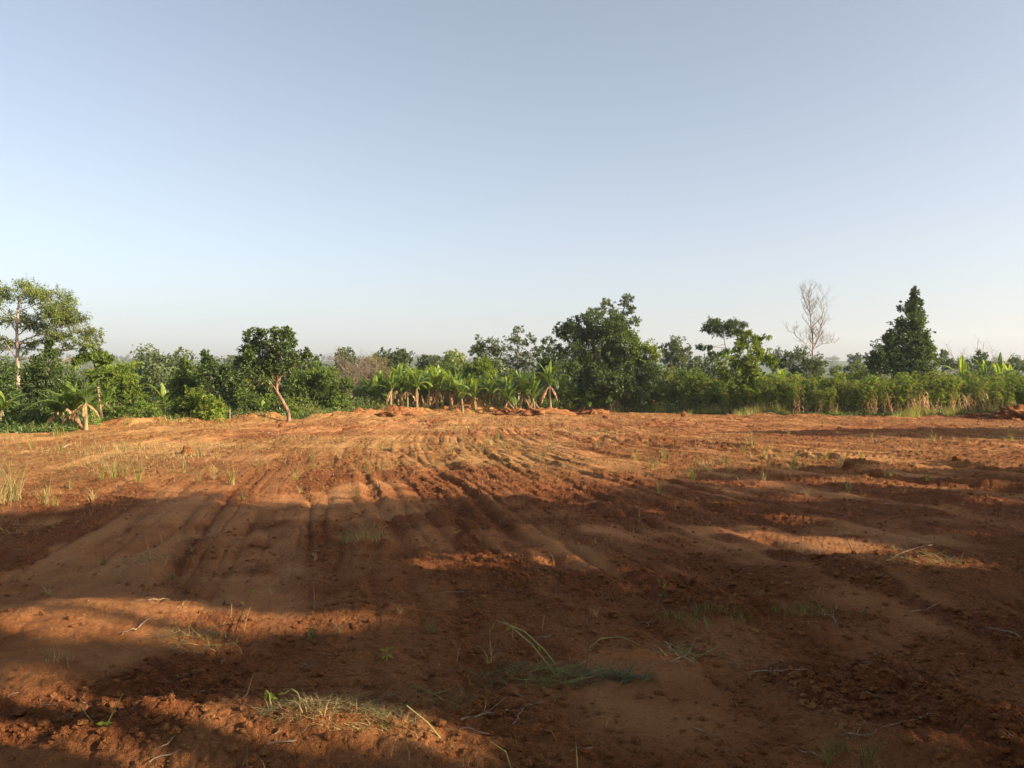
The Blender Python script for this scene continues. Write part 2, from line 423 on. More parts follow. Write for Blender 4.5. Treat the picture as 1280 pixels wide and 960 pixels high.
    Lk.new(last.outputs[0], p.inputs['Normal']); Lk.new(p.outputs[0], out.inputs[0])
    return m

SOIL = soil_mat('red_soil'); SOILH = soil_mat('red_soil_heaped', False)
for _n in SOILH.node_tree.nodes:
    if _n.type == 'VALTORGB':
        for _e in _n.color_ramp.elements:
            if _e.color[0] > _e.color[1] + 0.05: _e.color = (_e.color[0] * 0.82, _e.color[1] * 0.78, _e.color[2] * 0.76, 1)
M = dict(
    dark=leaf_mat('leaf_dark', (0.066, 0.104, 0.020), 0.5, 0.02, 0.22, 0.45, spec=0.4),
    mid=leaf_mat('leaf_mid', (0.105, 0.158, 0.023), 0.5, 0.025, 0.3),
    bright=leaf_mat('leaf_bright', (0.150, 0.212, 0.026), 0.45, 0.03, 0.36),
    olive=leaf_mat('leaf_olive', (0.140, 0.175, 0.040), 0.45, 0.03, 0.3),
    grey=leaf_mat('leaf_grey', (0.100, 0.132, 0.042), 0.4, 0.025, 0.25),
    lime=leaf_mat('leaf_lime', (0.20, 0.26, 0.035), 0.4, 0.03, 0.4),
    banana=leaf_mat('leaf_banana', (0.12, 0.185, 0.035), 0.22, 0.012, 0.42, 0.35, spec=0.5),
    bananayoung=leaf_mat('leaf_banana_young', (0.22, 0.30, 0.05), 0.18, 0.012, 0.5, 0.35, spec=0.5),
    cassava=leaf_mat('leaf_cassava', (0.165, 0.235, 0.030), 0.45, 0.03, 0.42),
    dry=leaf_mat('leaf_dry', (0.40, 0.25, 0.12), 0.4, 0.02, 0.25, 0.8, spec=0.1),
    rust=leaf_mat('leaf_rust', (0.17, 0.155, 0.06), 0.45, 0.03, 0.25, 0.8, spec=0.1),
    straw=leaf_mat('straw', (0.44, 0.33, 0.14), 0.4, 0.02, 0.25, 0.7, spec=0.15),
    grass=leaf_mat('grass_green', (0.17, 0.18, 0.05), 0.5, 0.04, 0.35, 0.6),
    weed=leaf_mat('weed_green', (0.110, 0.118, 0.034), 0.45, 0.03, 0.3, 0.6),
    far=leaf_mat('leaf_far', (0.075, 0.105, 0.030), 0.45, 0.03, 0.2, 0.8, spec=0.1),
)
BARK = dict(
    tan=bark_mat('bark_tan', (0.10, 0.055, 0.03), (0.33, 0.19, 0.11), 7, 0.35, 0.9),
    pale=bark_mat('bark_pale', (0.25, 0.19, 0.13), (0.44, 0.35, 0.26), 4, 0.5, 0.2),
    dark=bark_mat('bark_dark', (0.06, 0.045, 0.03), (0.16, 0.12, 0.08)),
    greybrown=bark_mat('bark_greybrown', (0.15, 0.10, 0.07), (0.30, 0.22, 0.15)),
    stem=bark_mat('banana_stem', (0.12, 0.085, 0.04), (0.32, 0.25, 0.11), 5, 0.15, 0.2),
    twig=bark_mat('dry_twig', (0.17, 0.11, 0.06), (0.38, 0.27, 0.155), 30, 0.3, 0.3),
    darkroot=bark_mat('dark_root', (0.07, 0.04, 0.025), (0.17, 0.10, 0.06), 20, 0.5, 0.5),
    greenstalk=bark_mat('green_stalk', (0.16, 0.16, 0.05), (0.38, 0.36, 0.13), 12, 0.3, 0.1),
)

# ------------------------------------------------------------------ ground
def ground():
    a0 = math.radians(38.5)
    ang = np.concatenate([np.linspace(-math.pi, -a0, 70)[:-1], np.linspace(-a0, a0, 1180), np.linspace(a0, math.pi, 70)[1:-1]])
    rr = list(np.linspace(0.25, 2.9, 14))
    r = 3.0
    while r < 72:
        rr.append(r); r += min(max(0.0010 * r * r, 0.011), 0.12)
    while r < 100: rr.append(r); r += 1.5
    while r < 6000: rr.append(r); r *= 1.07
    rr = np.array(rr)
    A, R = np.meshgrid(ang, rr)
    X = R * np.sin(A); Y = R * np.cos(A)
    Z = H(X.ravel(), Y.ravel()).reshape(X.shape)
    na = len(ang); nr = len(rr)
    V = np.stack([X, Y, Z], -1).reshape(-1, 3)
    i = np.arange(nr - 1)[:, None] * na; j = np.arange(na)[None, :]; j2 = (j + 1) % na
    Fq = np.stack([i + j, i + na + j, i + na + j2, i + j2], -1).reshape(-1, 4)
    # centre cap
    V = np.vstack([V, [[0, 0, Hs(0, 0)]]])
    me = mkmesh('ground', V, Fq, SOIL, None, True)
    x, y = V[:, 0], V[:, 1]
    e = edge_dist(x, y)
    veg = smooth(-0.5, 1.2, y - e + 1.6 * (fbm(x * 0.8, y * 0.8, 91, 3) - 0.5))
    veg = np.maximum(veg, smooth(-6, -12, y)) 
    at = me.attributes.new('veg', 'FLOAT', 'POINT'); at.data.foreach_set('value', veg.astype(np.float32))
    dug_shade = roughf(x, y) * smooth(75, 60, np.hypot(x, y))  # fresh-dug soil tone mixed with painted shade in the furrows
    at = me.attributes.new('dug_shade', 'FLOAT', 'POINT'); at.data.foreach_set('value', np.clip(dug_shade, 0, 1).astype(np.float32))
    px = 640 + F * x / np.maximum(y, 1)
    stw = smooth(11, 18, y) * (0.45 + 0.55 * smooth(1000, 600, px)) * smooth(0.30, 0.62, fbm(x * 0.22, y * 0.16, 95, 4)) 
    at = me.attributes.new('strawy', 'FLOAT', 'POINT'); at.data.foreach_set('value', np.clip(stw, 0, 1).astype(np.float32))
    o = link('ground', me); tag(o, kind='structure')
    return o
ground()

# ------------------------------------------------------------------ trees
def limb(g, a, b, r0, r1, sides=6, bend=0.15, n=6, rng=RS, m=0):
    a = np.asarray(a, float); b = np.asarray(b, float); L = np.linalg.norm(b - a)
    off = (rng.rand(3) - 0.5) * L * bend * 2; off[2] = abs(off[2]) * 0.3 - L * bend * 0.3
    t = np.linspace(0, 1, n)[:, None]
    P = a + (b - a) * t + off * (4 * t * (1 - t)) * 0.6
    P[1:-1] += (rng.rand(n - 2, 3) - 0.5) * L * 0.03
    g.tube(P, r0 + (r1 - r0) * t[:, 0] ** 0.8, sides, m, 0.15)
    return P

_seed = [100]
def tree(name, label, cat, px, d, clumps, leaf='mid', bark='dark', ls=0.17, dens=1.0, tr=0.11, trunk=None, group=None,
         lump=0.42, rs=0.34, base_py=None, extra=None, hollow=0.5, asp=0.5, twigs=0):
    """clumps: crown masses given as picture centre and radii at this tree's distance; depth is modelled from the radii"""
    _seed[0] += 1; sd = _seed[0]; rng = np.random.RandomState(sd)
    s = d / F
    bx = (px - 640) * s; bz = Hs(bx, d)
    root = empty(name, (bx, d, bz), label, cat, group)
    o = np.array([bx, d, bz])
    Cs = []
    for k, c in enumerate(clumps):
        cx, cy, rx, ry = c[:4]
        P = W(cx, cy, d); rm = (rx + ry) / 2 * s
        P[1] += (rng.rand() - 0.5) * rm * 1.0
        Cs.append((P, np.array([rx * s, min(rx * s * 0.95, rm * 1.15), ry * s]), c[4] if len(c) > 4 else leaf))
    # trunk
    g = Geo()
    top = max(Cs, key=lambda c: c[0][2])[0]
    if trunk:
        P = [o + np.array([0, 0, -0.15])]
        for (tx, ty) in trunk:
            q = W(tx, ty, d); P.append(q)
        P = np.array(P)
        # resample
        t = np.linspace(0, len(P) - 1, 4 * (len(P) - 1) + 1)
        P = np.stack([np.interp(t, np.arange(len(P)), P[:, k]) for k in range(3)], 1)
    else:
        t = np.linspace(0, 1, 7)[:, None]
        P = (o + np.array([0, 0, -0.15])) * (1 - t) + top * t
        P[1:-1] += (rng.rand(5, 3) - 0.5) * [0.25, 0.2, 0]
    tt = np.linspace(0, 1, len(P))
    g.tube(P, tr * (1 - 0.72 * tt) * np.where(tt < 0.03, 1.35, 1), 9, 0, 0.15)
    for (C, R, lf) in Cs:
        zi = np.clip((C[2] - R[2] * 1.5 - P[0][2]) / max(P[-1][2] - P[0][2], 0.1), 0.2, 0.93)
        k = int(zi * (len(P) - 1)); A = P[k]
        r0 = tr * (1 - 0.72 * tt[k]) * (0.6 if tr < 0.19 else 0.42)
        Q = limb(g, A, C, r0, r0 * 0.3, 6, 0.12, 6, rng)
        for q in range(5 + twigs):
            e = C + unit(rng.normal(size=3)) * R * 0.85
            limb(g, Q[rng.randint(2, 6)], e, r0 * 0.32, r0 * 0.07, 4, 0.12, 4, rng)
    link('trunk', g.mesh('trunk', BARK[bark], True, o), root)
    kinds = []
    for _, _, lf in Cs:
        if lf not in kinds: kinds.append(lf)
    g = Geo()
    for q, (C, R, lf) in enumerate(Cs):
        V, Fq = crown_leaves(C, R, ls, dens, rs=min(rs, 0.45 * R.min() + 0.1), lump=lump, hollow=hollow, seed=sd * 31 + q, asp=asp)
        g.add(V, Fq, kinds.index(lf))
    link('crown', g.mesh('crown', [M[k] for k in kinds], False, o), root)
    return root

def bare_tree(name, label, px, d, top_py, spread, bark, base_r=0.09, levels=5, seed=3, trunks=((0, 0),), cat='tree', up=0.55, sparse=None, nb=3):
    rng = np.random.RandomState(seed); s = d / F
    bx = (px - 640) * s; bz = Hs(bx, d); o = np.array([bx, d, bz])
    root = empty(name, tuple(o), label, cat)
    Hh = W(px, top_py, d)[2] - bz
    g = Geo(); tips = []
    def grow(p, dr, L, r, lv):
        n = 4; P = [p]; q = p.copy(); dd = dr.copy()
        for i in range(n):
            dd = unit(dd + rng.normal(size=3) * 0.12 + np.array([0, 0, 0.05]))
            q = q + dd * L / n; P.append(q.copy())
        g.tube(P, np.linspace(r, r * 0.6, n + 1), 6 if lv > 2 else (4 if lv > 1 else 3), 0)
        tips.append(q)
        if lv <= 0: return
        for k in range(nb + (rng.rand() < 0.4)):
            a = rng.rand() * 2 * math.pi
            side = np.array([math.cos(a), math.sin(a) * 0.8, 0.15 + 0.2 * rng.rand()])
            nd = unit(dd * up + side * (1 - up) * spread)
            st = P[rng.randint(2, n + 1)]
            grow(st, nd, L * (0.55 + 0.25 * rng.rand()), r * 0.52, lv - 1)
        if lv > 1: grow(q, dd, L * 0.72, r * 0.62, lv - 1)
    for tx, lean in trunks:
        grow(o + np.array([tx, 0, -0.1]), unit(np.array([lean, 0.02, 1.0])), Hh * 0.40, base_r, levels)
    allv = np.concatenate(g.V); k = Hh / (allv[:, 2].max() - bz)
    for v in g.V: 
        v[:, 2] = bz + (v[:, 2] - bz) * k
    link('trunk', g.mesh('trunk', BARK[bark], True, o), root)
    if sparse:
        T = np.array(tips); T[:, 2] = bz + (T[:, 2] - bz) * k
        ii = np.repeat(np.arange(len(T)), sparse[1]); P = T[ii] + rng.normal(size=(len(ii), 3)) * 0.14
        L = 0.11 * (0.6 + 0.8 * rng.rand(len(P)))
        V, Fq = leaf_quads(P, rng.normal(size=P.shape), rng.normal(size=P.shape) + [0, 0, .5], L, L * 0.5)
        g2 = Geo(); g2.add(V, Fq)
        link('crown', g2.mesh('crown', M[sparse[0]], False, o), root)
    return root

T = tree
# ---- left group
T('tall_tree', 'tallest tree at the left edge with a pale straight trunk and airy layered crown', 'tree', 23, 47,
  [(28, 364, 34, 13), (62, 373, 30, 11), (-18, 372, 34, 14), (82, 388, 22, 9), (48, 398, 34, 12), (5, 396, 26, 10), (84, 405, 30, 12), (105, 412, 20, 9),
   (-35, 405, 34, 14), (60, 420, 26, 10), (100, 430, 24, 8), (8, 428, 20, 8), (118, 441, 18, 7), (-25, 440, 30, 12), (62, 441, 14, 6), (35, 436, 12, 6)],
  'olive', 'pale', 0.105, 0.55, 0.16, trunk=[(23, 500), (22, 450), (21, 410), (24, 372)], lump=0.5, twigs=4)
T('broadleaf_tree', 'dark bushy tree with a pointed top standing right of the pale trunk', 'tree', 62, 41,
  [(61, 431, 5, 7), (63, 442, 10, 11), (62, 462, 22, 18), (52, 492, 30, 28), (82, 492, 22, 30), (70, 515, 30, 20)], 'dark', 'dark', 0.16)
T('broadleaf_tree', 'dark leafy tree cut off by the left edge in front of the pale trunk', 'tree', -8, 37,
  [(-8, 470, 26, 18), (4, 500, 26, 26), (-20, 510, 30, 30), (22, 522, 22, 18)], 'dark', 'dark', 0.16)
T('shrub', 'low dark shrub at the foot of the trees near the left edge', 'shrub', 40, 35.5, [(28, 520, 24, 18), (52, 524, 22, 15)], 'dark', 'dark', 0.15, tr=0.05)
T('slender_tree', 'slender tree with a thin tan trunk leaning over the left banana clump', 'tree', 128, 37.5,
  [(118, 440, 15, 8), (104, 452, 10, 8), (130, 448, 12, 7), (122, 462, 14, 9), (134, 470, 8, 7)], 'mid', 'tan', 0.15, 0.8, 0.075,
  trunk=[(125, 505), (121, 475), (118, 455)])
T('broadleaf_tree', 'bright yellow-green rounded tree right of the slender leaning tree', 'tree', 152, 44,
  [(150, 472, 28, 16), (140, 488, 22, 18), (165, 488, 20, 18), (158, 508, 28, 16)], 'bright', 'dark', 0.15)
T('shrub', 'dark green shrub below the bright rounded tree at the field edge', 'shrub', 165, 39, [(150, 516, 20, 13), (178, 514, 18, 14)], 'mid', 'dark', 0.15, tr=0.05)
T('broadleaf_tree', 'grey-green hazy tree behind the small yellow banana plant', 'tree', 197, 60,
  [(195, 472, 15, 12), (205, 484, 15, 14), (188, 488, 12, 14)], 'grey', 'greybrown', 0.2)
T('conical_tree', 'pointed conical tree above the round coffee shrub', 'tree', 235, 50,
  [(232, 457, 7, 10), (232, 474, 15, 14), (238, 490, 20, 18), (222, 495, 12, 16)], 'mid', 'dark', 0.16, lump=0.36)
T('conical_tree', 'taller darker conical tree immediately right of the pointed one', 'tree', 268, 49,
  [(258, 446, 5, 8), (259, 455, 9, 9), (262, 466, 15, 13), (284, 472, 15, 14), (272, 490, 24, 22), (295, 494, 12, 18)], 'dark', 'dark', 0.16, lump=0.36)
T('shrub', 'round glossy coffee shrub in front of the conical trees', 'shrub', 250, 41.5,
  [(245, 502, 22, 12), (265, 508, 20, 13), (232, 512, 16, 13), (255, 519, 28, 11)], 'bright', 'dark', 0.14, tr=0.05)
T('shrub', 'dark shrub beneath the taller conical tree beside the pale stake', 'shrub', 290, 48, [(285, 512, 14, 12), (303, 512, 14, 12)], 'dark', 'dark', 0.15, tr=0.05)
T('leaning_tree', 'lone tree with a bare leaning brown trunk at the field edge', 'tree', 361, 43.5,
  [(318, 424, 13, 12), (343, 421, 14, 10), (360, 424, 9, 11), (325, 442, 22, 16), (350, 440, 18, 17), (368, 452, 10, 8), (377, 446, 6, 7),
   (308, 456, 12, 8), (297, 452, 6, 4), (384, 441, 4, 5), (325, 415, 6, 5), (356, 414, 6, 5), (341, 452, 20, 14), (305, 440, 8, 6), (330, 462, 24, 12), (352, 462, 14, 9)], 'dark', 'tan', 0.14, 1.0, 0.125,
  trunk=[(361, 520), (359, 512), (353, 501), (346, 489), (346, 478), (351, 470), (349, 455), (343, 435)], lump=0.45)
T('broadleaf_tree', 'olive tree right behind the crown of the leaning tree', 'tree', 320, 54,
  [(325, 478, 22, 12), (305, 490, 16, 14), (335, 492, 18, 16)], 'olive', 'dark', 0.17)
T('shrub', 'leafy shrub left of the leaning brown trunk', 'shrub', 322, 48.5, [(315, 502, 18, 14), (338, 506, 14, 12)], 'mid', 'dark', 0.15, tr=0.05)
T('shrub', 'light green weed bush right behind the foot of the leaning trunk', 'shrub', 368, 48, [(366, 508, 12, 10), (350, 514, 9, 7)], 'bright', 'dark', 0.13, tr=0.03)
T('broadleaf_tree', 'broad rounded mango tree right of the leaning tree', 'tree', 392, 54,
  [(385, 470, 20, 11), (408, 474, 22, 12), (378, 488, 18, 16), (402, 490, 24, 18), (428, 488, 14, 16), (420, 504, 20, 12), (388, 506, 16, 10)], 'mid', 'dark', 0.15)
T('broadleaf_tree', 'small pointed tree peeping over the mango tree', 'tree', 394, 66, [(394, 460, 6, 9), (394, 472, 9, 8)], 'mid', 'dark', 0.18)
# ---- bare brown shrub
bare_tree('bare_shrub', 'brown half-bare shrub with twigs against the sky left of the bananas', 448, 63, 430, 1.5, 'greybrown', 0.07, 4, 12,
          ((0, -0.35), (0.3, 0.1), (-0.2, -0.05), (0.4, 0.45)), 'shrub', 0.45)
T('broadleaf_tree', 'rusty brown tree with thinning leaves among the bare twigs', 'tree', 465, 66,
  [(465, 456, 20, 10), (448, 470, 18, 11), (478, 470, 16, 14), (452, 486, 18, 12)], 'rust', 'greybrown', 0.15, 0.45, 0.08, lump=0.5, twigs=5)
# ---- behind the bananas
T('broadleaf_tree', 'dark tree with two small spikes above the left end of the banana row', 'tree', 480, 78, [(476, 444, 7, 7), (487, 444, 6, 8), (482, 458, 12, 12)], 'grey', 'dark', 0.2)
T('broadleaf_tree', 'grey-green round-topped tree over the left end of the banana row', 'tree', 503, 76, [(500, 442, 9, 8), (507, 448, 10, 10), (500, 462, 14, 12)], 'grey', 'dark', 0.2)
T('broadleaf_tree', 'small far tree above the middle of the banana row', 'tree', 538, 90, [(537, 448, 11, 7), (528, 456, 9, 7), (548, 456, 10, 7), (540, 468, 18, 9)], 'grey', 'dark', 0.22)
T('broadleaf_tree', 'low green mango crown behind the middle bananas', 'tree', 562, 72, [(560, 464, 16, 8), (545, 474, 16, 9), (575, 474, 14, 10)], 'mid', 'dark', 0.18)
T('broadleaf_tree', 'domed green tree directly behind the bananas below the dark pair', 'tree', 594, 70, [(594, 459, 18, 9), (583, 470, 15, 11), (605, 470, 15, 11), (594, 485, 22, 12)], 'bright', 'dark', 0.16)
T('broadleaf_tree', 'dark twin-topped tree left of the pale lacy tree', 'tree', 608, 78,
  [(600, 428, 7, 9), (614, 432, 9, 9), (596, 443, 10, 9), (616, 447, 12, 12), (605, 460, 16, 12), (618, 470, 14, 12)], 'grey', 'dark', 0.19, 0.9)
T('lacy_tree', 'lacy pale-trunked tree with open foliage left of the huge dark tree', 'tree', 648, 74,
  [(648, 414, 8, 7), (640, 426, 11, 7), (660, 426, 11, 7), (632, 436, 9, 6), (664, 440, 9, 7), (648, 444, 13, 8), (636, 456, 12, 7), (660, 458, 12, 8)],
  'grey', 'pale', 0.16, 0.55, 0.11, trunk=[(648, 480), (647, 440), (648, 418)], lump=0.5, twigs=3)
T('broadleaf_tree', 'nearly black tree squeezed between the lacy tree and the huge tree', 'tree', 686, 72,
  [(685, 430, 9, 9), (678, 444, 10, 10), (693, 446, 11, 12), (684, 462, 16, 12)], 'dark', 'dark', 0.18)
# ---- huge tree
T('huge_tree', 'huge dark spreading tree in the middle of the tree line', 'tree', 752, 62,
  [(702, 412, 11, 9), (716, 404, 12, 10), (738, 396, 12, 10), (733, 412, 18, 14), (760, 408, 22, 16), (712, 430, 17, 16), (742, 436, 26, 22), (782, 432, 22, 18, 'mid'),
   (806, 446, 17, 15, 'bright'), (722, 458, 20, 20), (762, 464, 28, 24), (798, 470, 22, 20), (736, 486, 24, 20), (782, 490, 28, 18), (816, 468, 9, 14, 'mid'), (812, 492, 16, 16, 'mid'), (745, 448, 34, 28), (785, 455, 30, 26), (765, 484, 34, 20), (770, 420, 20, 12, 'mid')],  # lighter leaf colours on the right clumps paint in the sunlit side
  'dark', 'dark', 0.17, 1.0, 0.24, lump=0.44)
T('broadleaf_tree', 'tree with tufted crown rising behind the top right of the huge tree', 'tree', 775, 72,
  [(757, 382, 9, 6), (748, 390, 7, 5), (784, 376, 9, 7), (787, 389, 8, 8), (770, 394, 12, 9), (793, 403, 8, 6), (776, 408, 14, 8)], 'grey', 'dark', 0.17, 0.8, 0.12,
  trunk=[(775, 440), (773, 405), (782, 380)], lump=0.45, twigs=3)
T('shrub', 'dark shrub under the left side of the huge tree', 'shrub', 722, 61.5, [(712, 498, 14, 12), (735, 502, 16, 11)], 'mid', 'dark', 0.15, tr=0.05)
T('shrub', 'leafy shrub under the right side of the huge tree', 'shrub', 798, 62.5, [(790, 500, 18, 12), (815, 498, 16, 13)], 'olive', 'dark', 0.15, tr=0.05)
# ---- right of huge tree
T('broadleaf_tree', 'light green bushy tree between the huge tree and the umbrella-shaped tree', 'tree', 872, 61,
  [(866, 474, 18, 12), (884, 482, 16, 14), (858, 492, 18, 12), (880, 498, 18, 10)], 'mid', 'dark', 0.16, 0.9)
T('broadleaf_tree', 'grey-green tree right of the huge tree', 'tree', 848, 84,
  [(847, 428, 11, 7), (836, 438, 11, 8), (855, 442, 12, 10), (842, 455, 18, 12), (868, 455, 11, 8)], 'grey', 'dark', 0.2, 0.9)
T('broadleaf_tree', 'pale green feathery young tree beyond the weeds right of the huge tree', 'tree', 850, 66,
  [(840, 470, 16, 12), (860, 474, 16, 12), (850, 488, 22, 14)], 'olive', 'dark', 0.16, 0.8)
T('flat_topped_tree', 'umbrella-shaped dark tree with a thin bare stem left of the bare tree', 'tree', 908, 76,
  [(905, 403, 17, 7), (890, 411, 14, 6), (921, 409, 15, 7), (905, 413, 18, 6), (931, 416, 8, 5), (878, 432, 7, 5), (886, 434, 4, 3)], 'dark', 'greybrown', 0.16, 1.0, 0.09,
  trunk=[(908, 470), (907, 435), (904, 415)], lump=0.4)
T('broadleaf_tree', 'big-leaved green tree in front of the umbrella-shaped tree', 'tree', 932, 57.5,
  [(935, 422, 13, 8), (920, 432, 14, 10), (950, 430, 13, 10), (908, 446, 13, 12), (936, 446, 20, 14), (960, 448, 9, 8), (918, 464, 20, 14), (945, 466, 20, 14), (930, 484, 20, 12)],
  'bright', 'dark', 0.22, 0.75, 0.10, lump=0.42, hollow=0.3)
T('broadleaf_tree', 'dark tree at the left foot of the umbrella-shaped tree', 'tree', 890, 70, [(893, 446, 9, 8), (886, 460, 12, 12), (898, 474, 14, 14)], 'dark', 'dark', 0.18)
T('shrub', 'wide grey-green thicket at the foot of the bare tree', 'shrub', 992, 70,
  [(978, 446, 13, 8), (998, 444, 14, 8), (1014, 450, 14, 9), (1026, 458, 10, 8), (985, 460, 20, 10), (1008, 464, 20, 10), (966, 456, 9, 9)], 'grey', 'dark', 0.15, 0.8, 0.05)
def bare_tree2(label, px, d, arms, seed, bark):
    rng = np.random.RandomState(seed); s = d / F; bx = (px - 640) * s; o = np.array([bx, d, Hs(bx, d)])
    root = empty('bare_tree', tuple(o), label, 'tree'); g = Geo()
    def twig(p, dr, L, r, lv):
        n = 5; P = [p]; q = p; dd = dr
        for i in range(n):
            dd = unit(dd + rng.normal(size=3) * 0.16 + np.array([0, 0, 0.10])); q = q + dd * L / n; P.append(q)
        g.tube(P, np.linspace(r, max(r * 0.35, 0.004), n + 1), 4 if lv > 1 else 3, 0)
        if lv <= 0: return
        for k in range(4 if lv > 1 else 3):
            t = P[rng.randint(1, n + 1)]; a = rng.normal(size=3); a[2] = abs(a[2]) * 0.4
            twig(t, unit(dd + unit(a) * 0.8), L * rng.uniform(0.45, 0.65), r * 0.55, lv - 1)
    for pts, r0, r1, tw, tl in arms:
        P = [o - [0, 0, .1]] if pts[0] is None else []
        y = d
        for q in pts:
            if q is None: continue
            P.append(W(q[0], q[1], y)); y += rng.uniform(-.25, .25)
        P = np.array(P); t = np.linspace(0, len(P) - 1, 4 * (len(P) - 1) + 1)
        Q = np.stack([np.interp(t, np.arange(len(P)), P[:, k]) for k in range(3)], 1); Q[1:] += rng.normal(size=(len(Q) - 1, 3)) * 0.03
        R_ = np.linspace(r0, r1, len(Q)); g.tube(Q, R_, 7, 0, 0.1)
        for k in range(tw):
            f = 0.35 + 0.65 * (k + rng.rand()) / tw if pts[0] is None else 0.1 + 0.9 * (k + rng.rand()) / tw
            i_ = min(len(Q) - 1, int(f * (len(Q) - 1))); a = k * 2.4 + rng.rand()
            twig(Q[i_], unit(np.array([math.cos(a), math.sin(a), 0.75])), tl * (1.25 - 0.5 * f) * rng.uniform(0.7, 1.1), R_[i_] * 0.35 + 0.008, 2)
    link('trunk', g.mesh('trunk', BARK[bark], True, o), root)
bare_tree2('tall leafless tree standing against the sky right of the umbrella-shaped tree', 1014, 72,
           [([None, (1016, 450), (1016, 425), (1013, 395), (1011, 375), (1010, 361)], 0.085, 0.009, 34, 1.3),
            ([(1016, 438), (1023, 422), (1028, 402), (1026, 382), (1029, 364)], 0.045, 0.008, 26, 1.2),
            ([(1015, 440), (1004, 427), (992, 417), (983, 413)], 0.03, 0.008, 12, 0.9),
            ([(1017, 437), (1026, 430), (1038, 429), (1046, 428)], 0.03, 0.008, 12, 0.9),
            ([(1012, 390), (1006, 376), (1002, 364)], 0.028, 0.008, 9, 0.9)], 5, 'twig')
T('dense_tree', 'lone dark triangular tree on the right above the cassava', 'tree', 1130, 62,
  [(1143, 366, 4, 6), (1146, 378, 8, 9), (1136, 386, 11, 12), (1147, 398, 8, 14), (1132, 404, 14, 14), (1148, 418, 10, 14, 'mid'), (1126, 424, 18, 14), (1112, 424, 8, 9),
   (1106, 440, 15, 14), (1132, 444, 22, 18), (1154, 440, 11, 14, 'mid'), (1160, 452, 9, 10, 'bright'), (1104, 456, 18, 11), (1138, 460, 24, 10), (1092, 447, 7, 6), (1120, 412, 12, 12), (1098, 448, 15, 13), (1158, 440, 12, 14, 'mid'), (1112, 432, 14, 13), (1106, 458, 20, 10), (1152, 424, 10, 12), (1140, 430, 20, 16), (1115, 450, 22, 14), (1145, 390, 10, 14), (1150, 408, 8, 12, 'mid')],  # right-hand clumps take paler leaves: sunlight put into the colour
  'dark', 'dark', 0.17, 1.1, 0.2, lump=0.36)
T('broadleaf_tree', 'small tree right of the triangular tree behind the cassava', 'tree', 1182, 80, [(1180, 444, 6, 6), (1176, 454, 11, 8), (1190, 456, 10, 8)], 'grey', 'dark', 0.18, 0.8)
T('broadleaf_tree', 'low dark tree at the right edge behind the cassava', 'tree', 1275, 85, [(1272, 455, 12, 8), (1286, 458, 10, 9)], 'grey', 'dark', 0.2)
T('broadleaf_tree', 'dark rounded tree amid the far bananas on the right', 'tree', 1224, 82, [(1226, 447, 8, 7), (1218, 456, 12, 8), (1232, 458, 9, 8)], 'dark', 'dark', 0.18)
bare_tree('bare_tree', 'low leafless spreading tree behind the far bananas on the right', 1217, 95, 418, 2.0, 'pale', 0.13, 4, 8, ((0, -0.5), (0.3, 0.6), (0, 0.05)), up=0.5, nb=2)
T('broadleaf_tree', 'low olive tree between the bare tree and the triangular tree', 'tree', 1062, 88, [(1066, 460, 11, 7), (1050, 464, 12, 6), (1082, 463, 8, 6)], 'olive', 'dark', 0.2)
T('distant_tree', 'tiny hazy tree on the far hillside left of the triangular tree', 'tree', 1066, 230, [(1066, 447, 8, 3.4), (1069, 453, 6, 4)], 'far', 'dark', 0.6, tr=0.3)
T('distant_tree', 'faint tall tree poking over the far ridge left of the bare brown shrub', 'tree', 388, 300, [(388, 455, 6, 4), (390, 461, 8, 4)], 'far', 'dark', 0.7, tr=0.3)

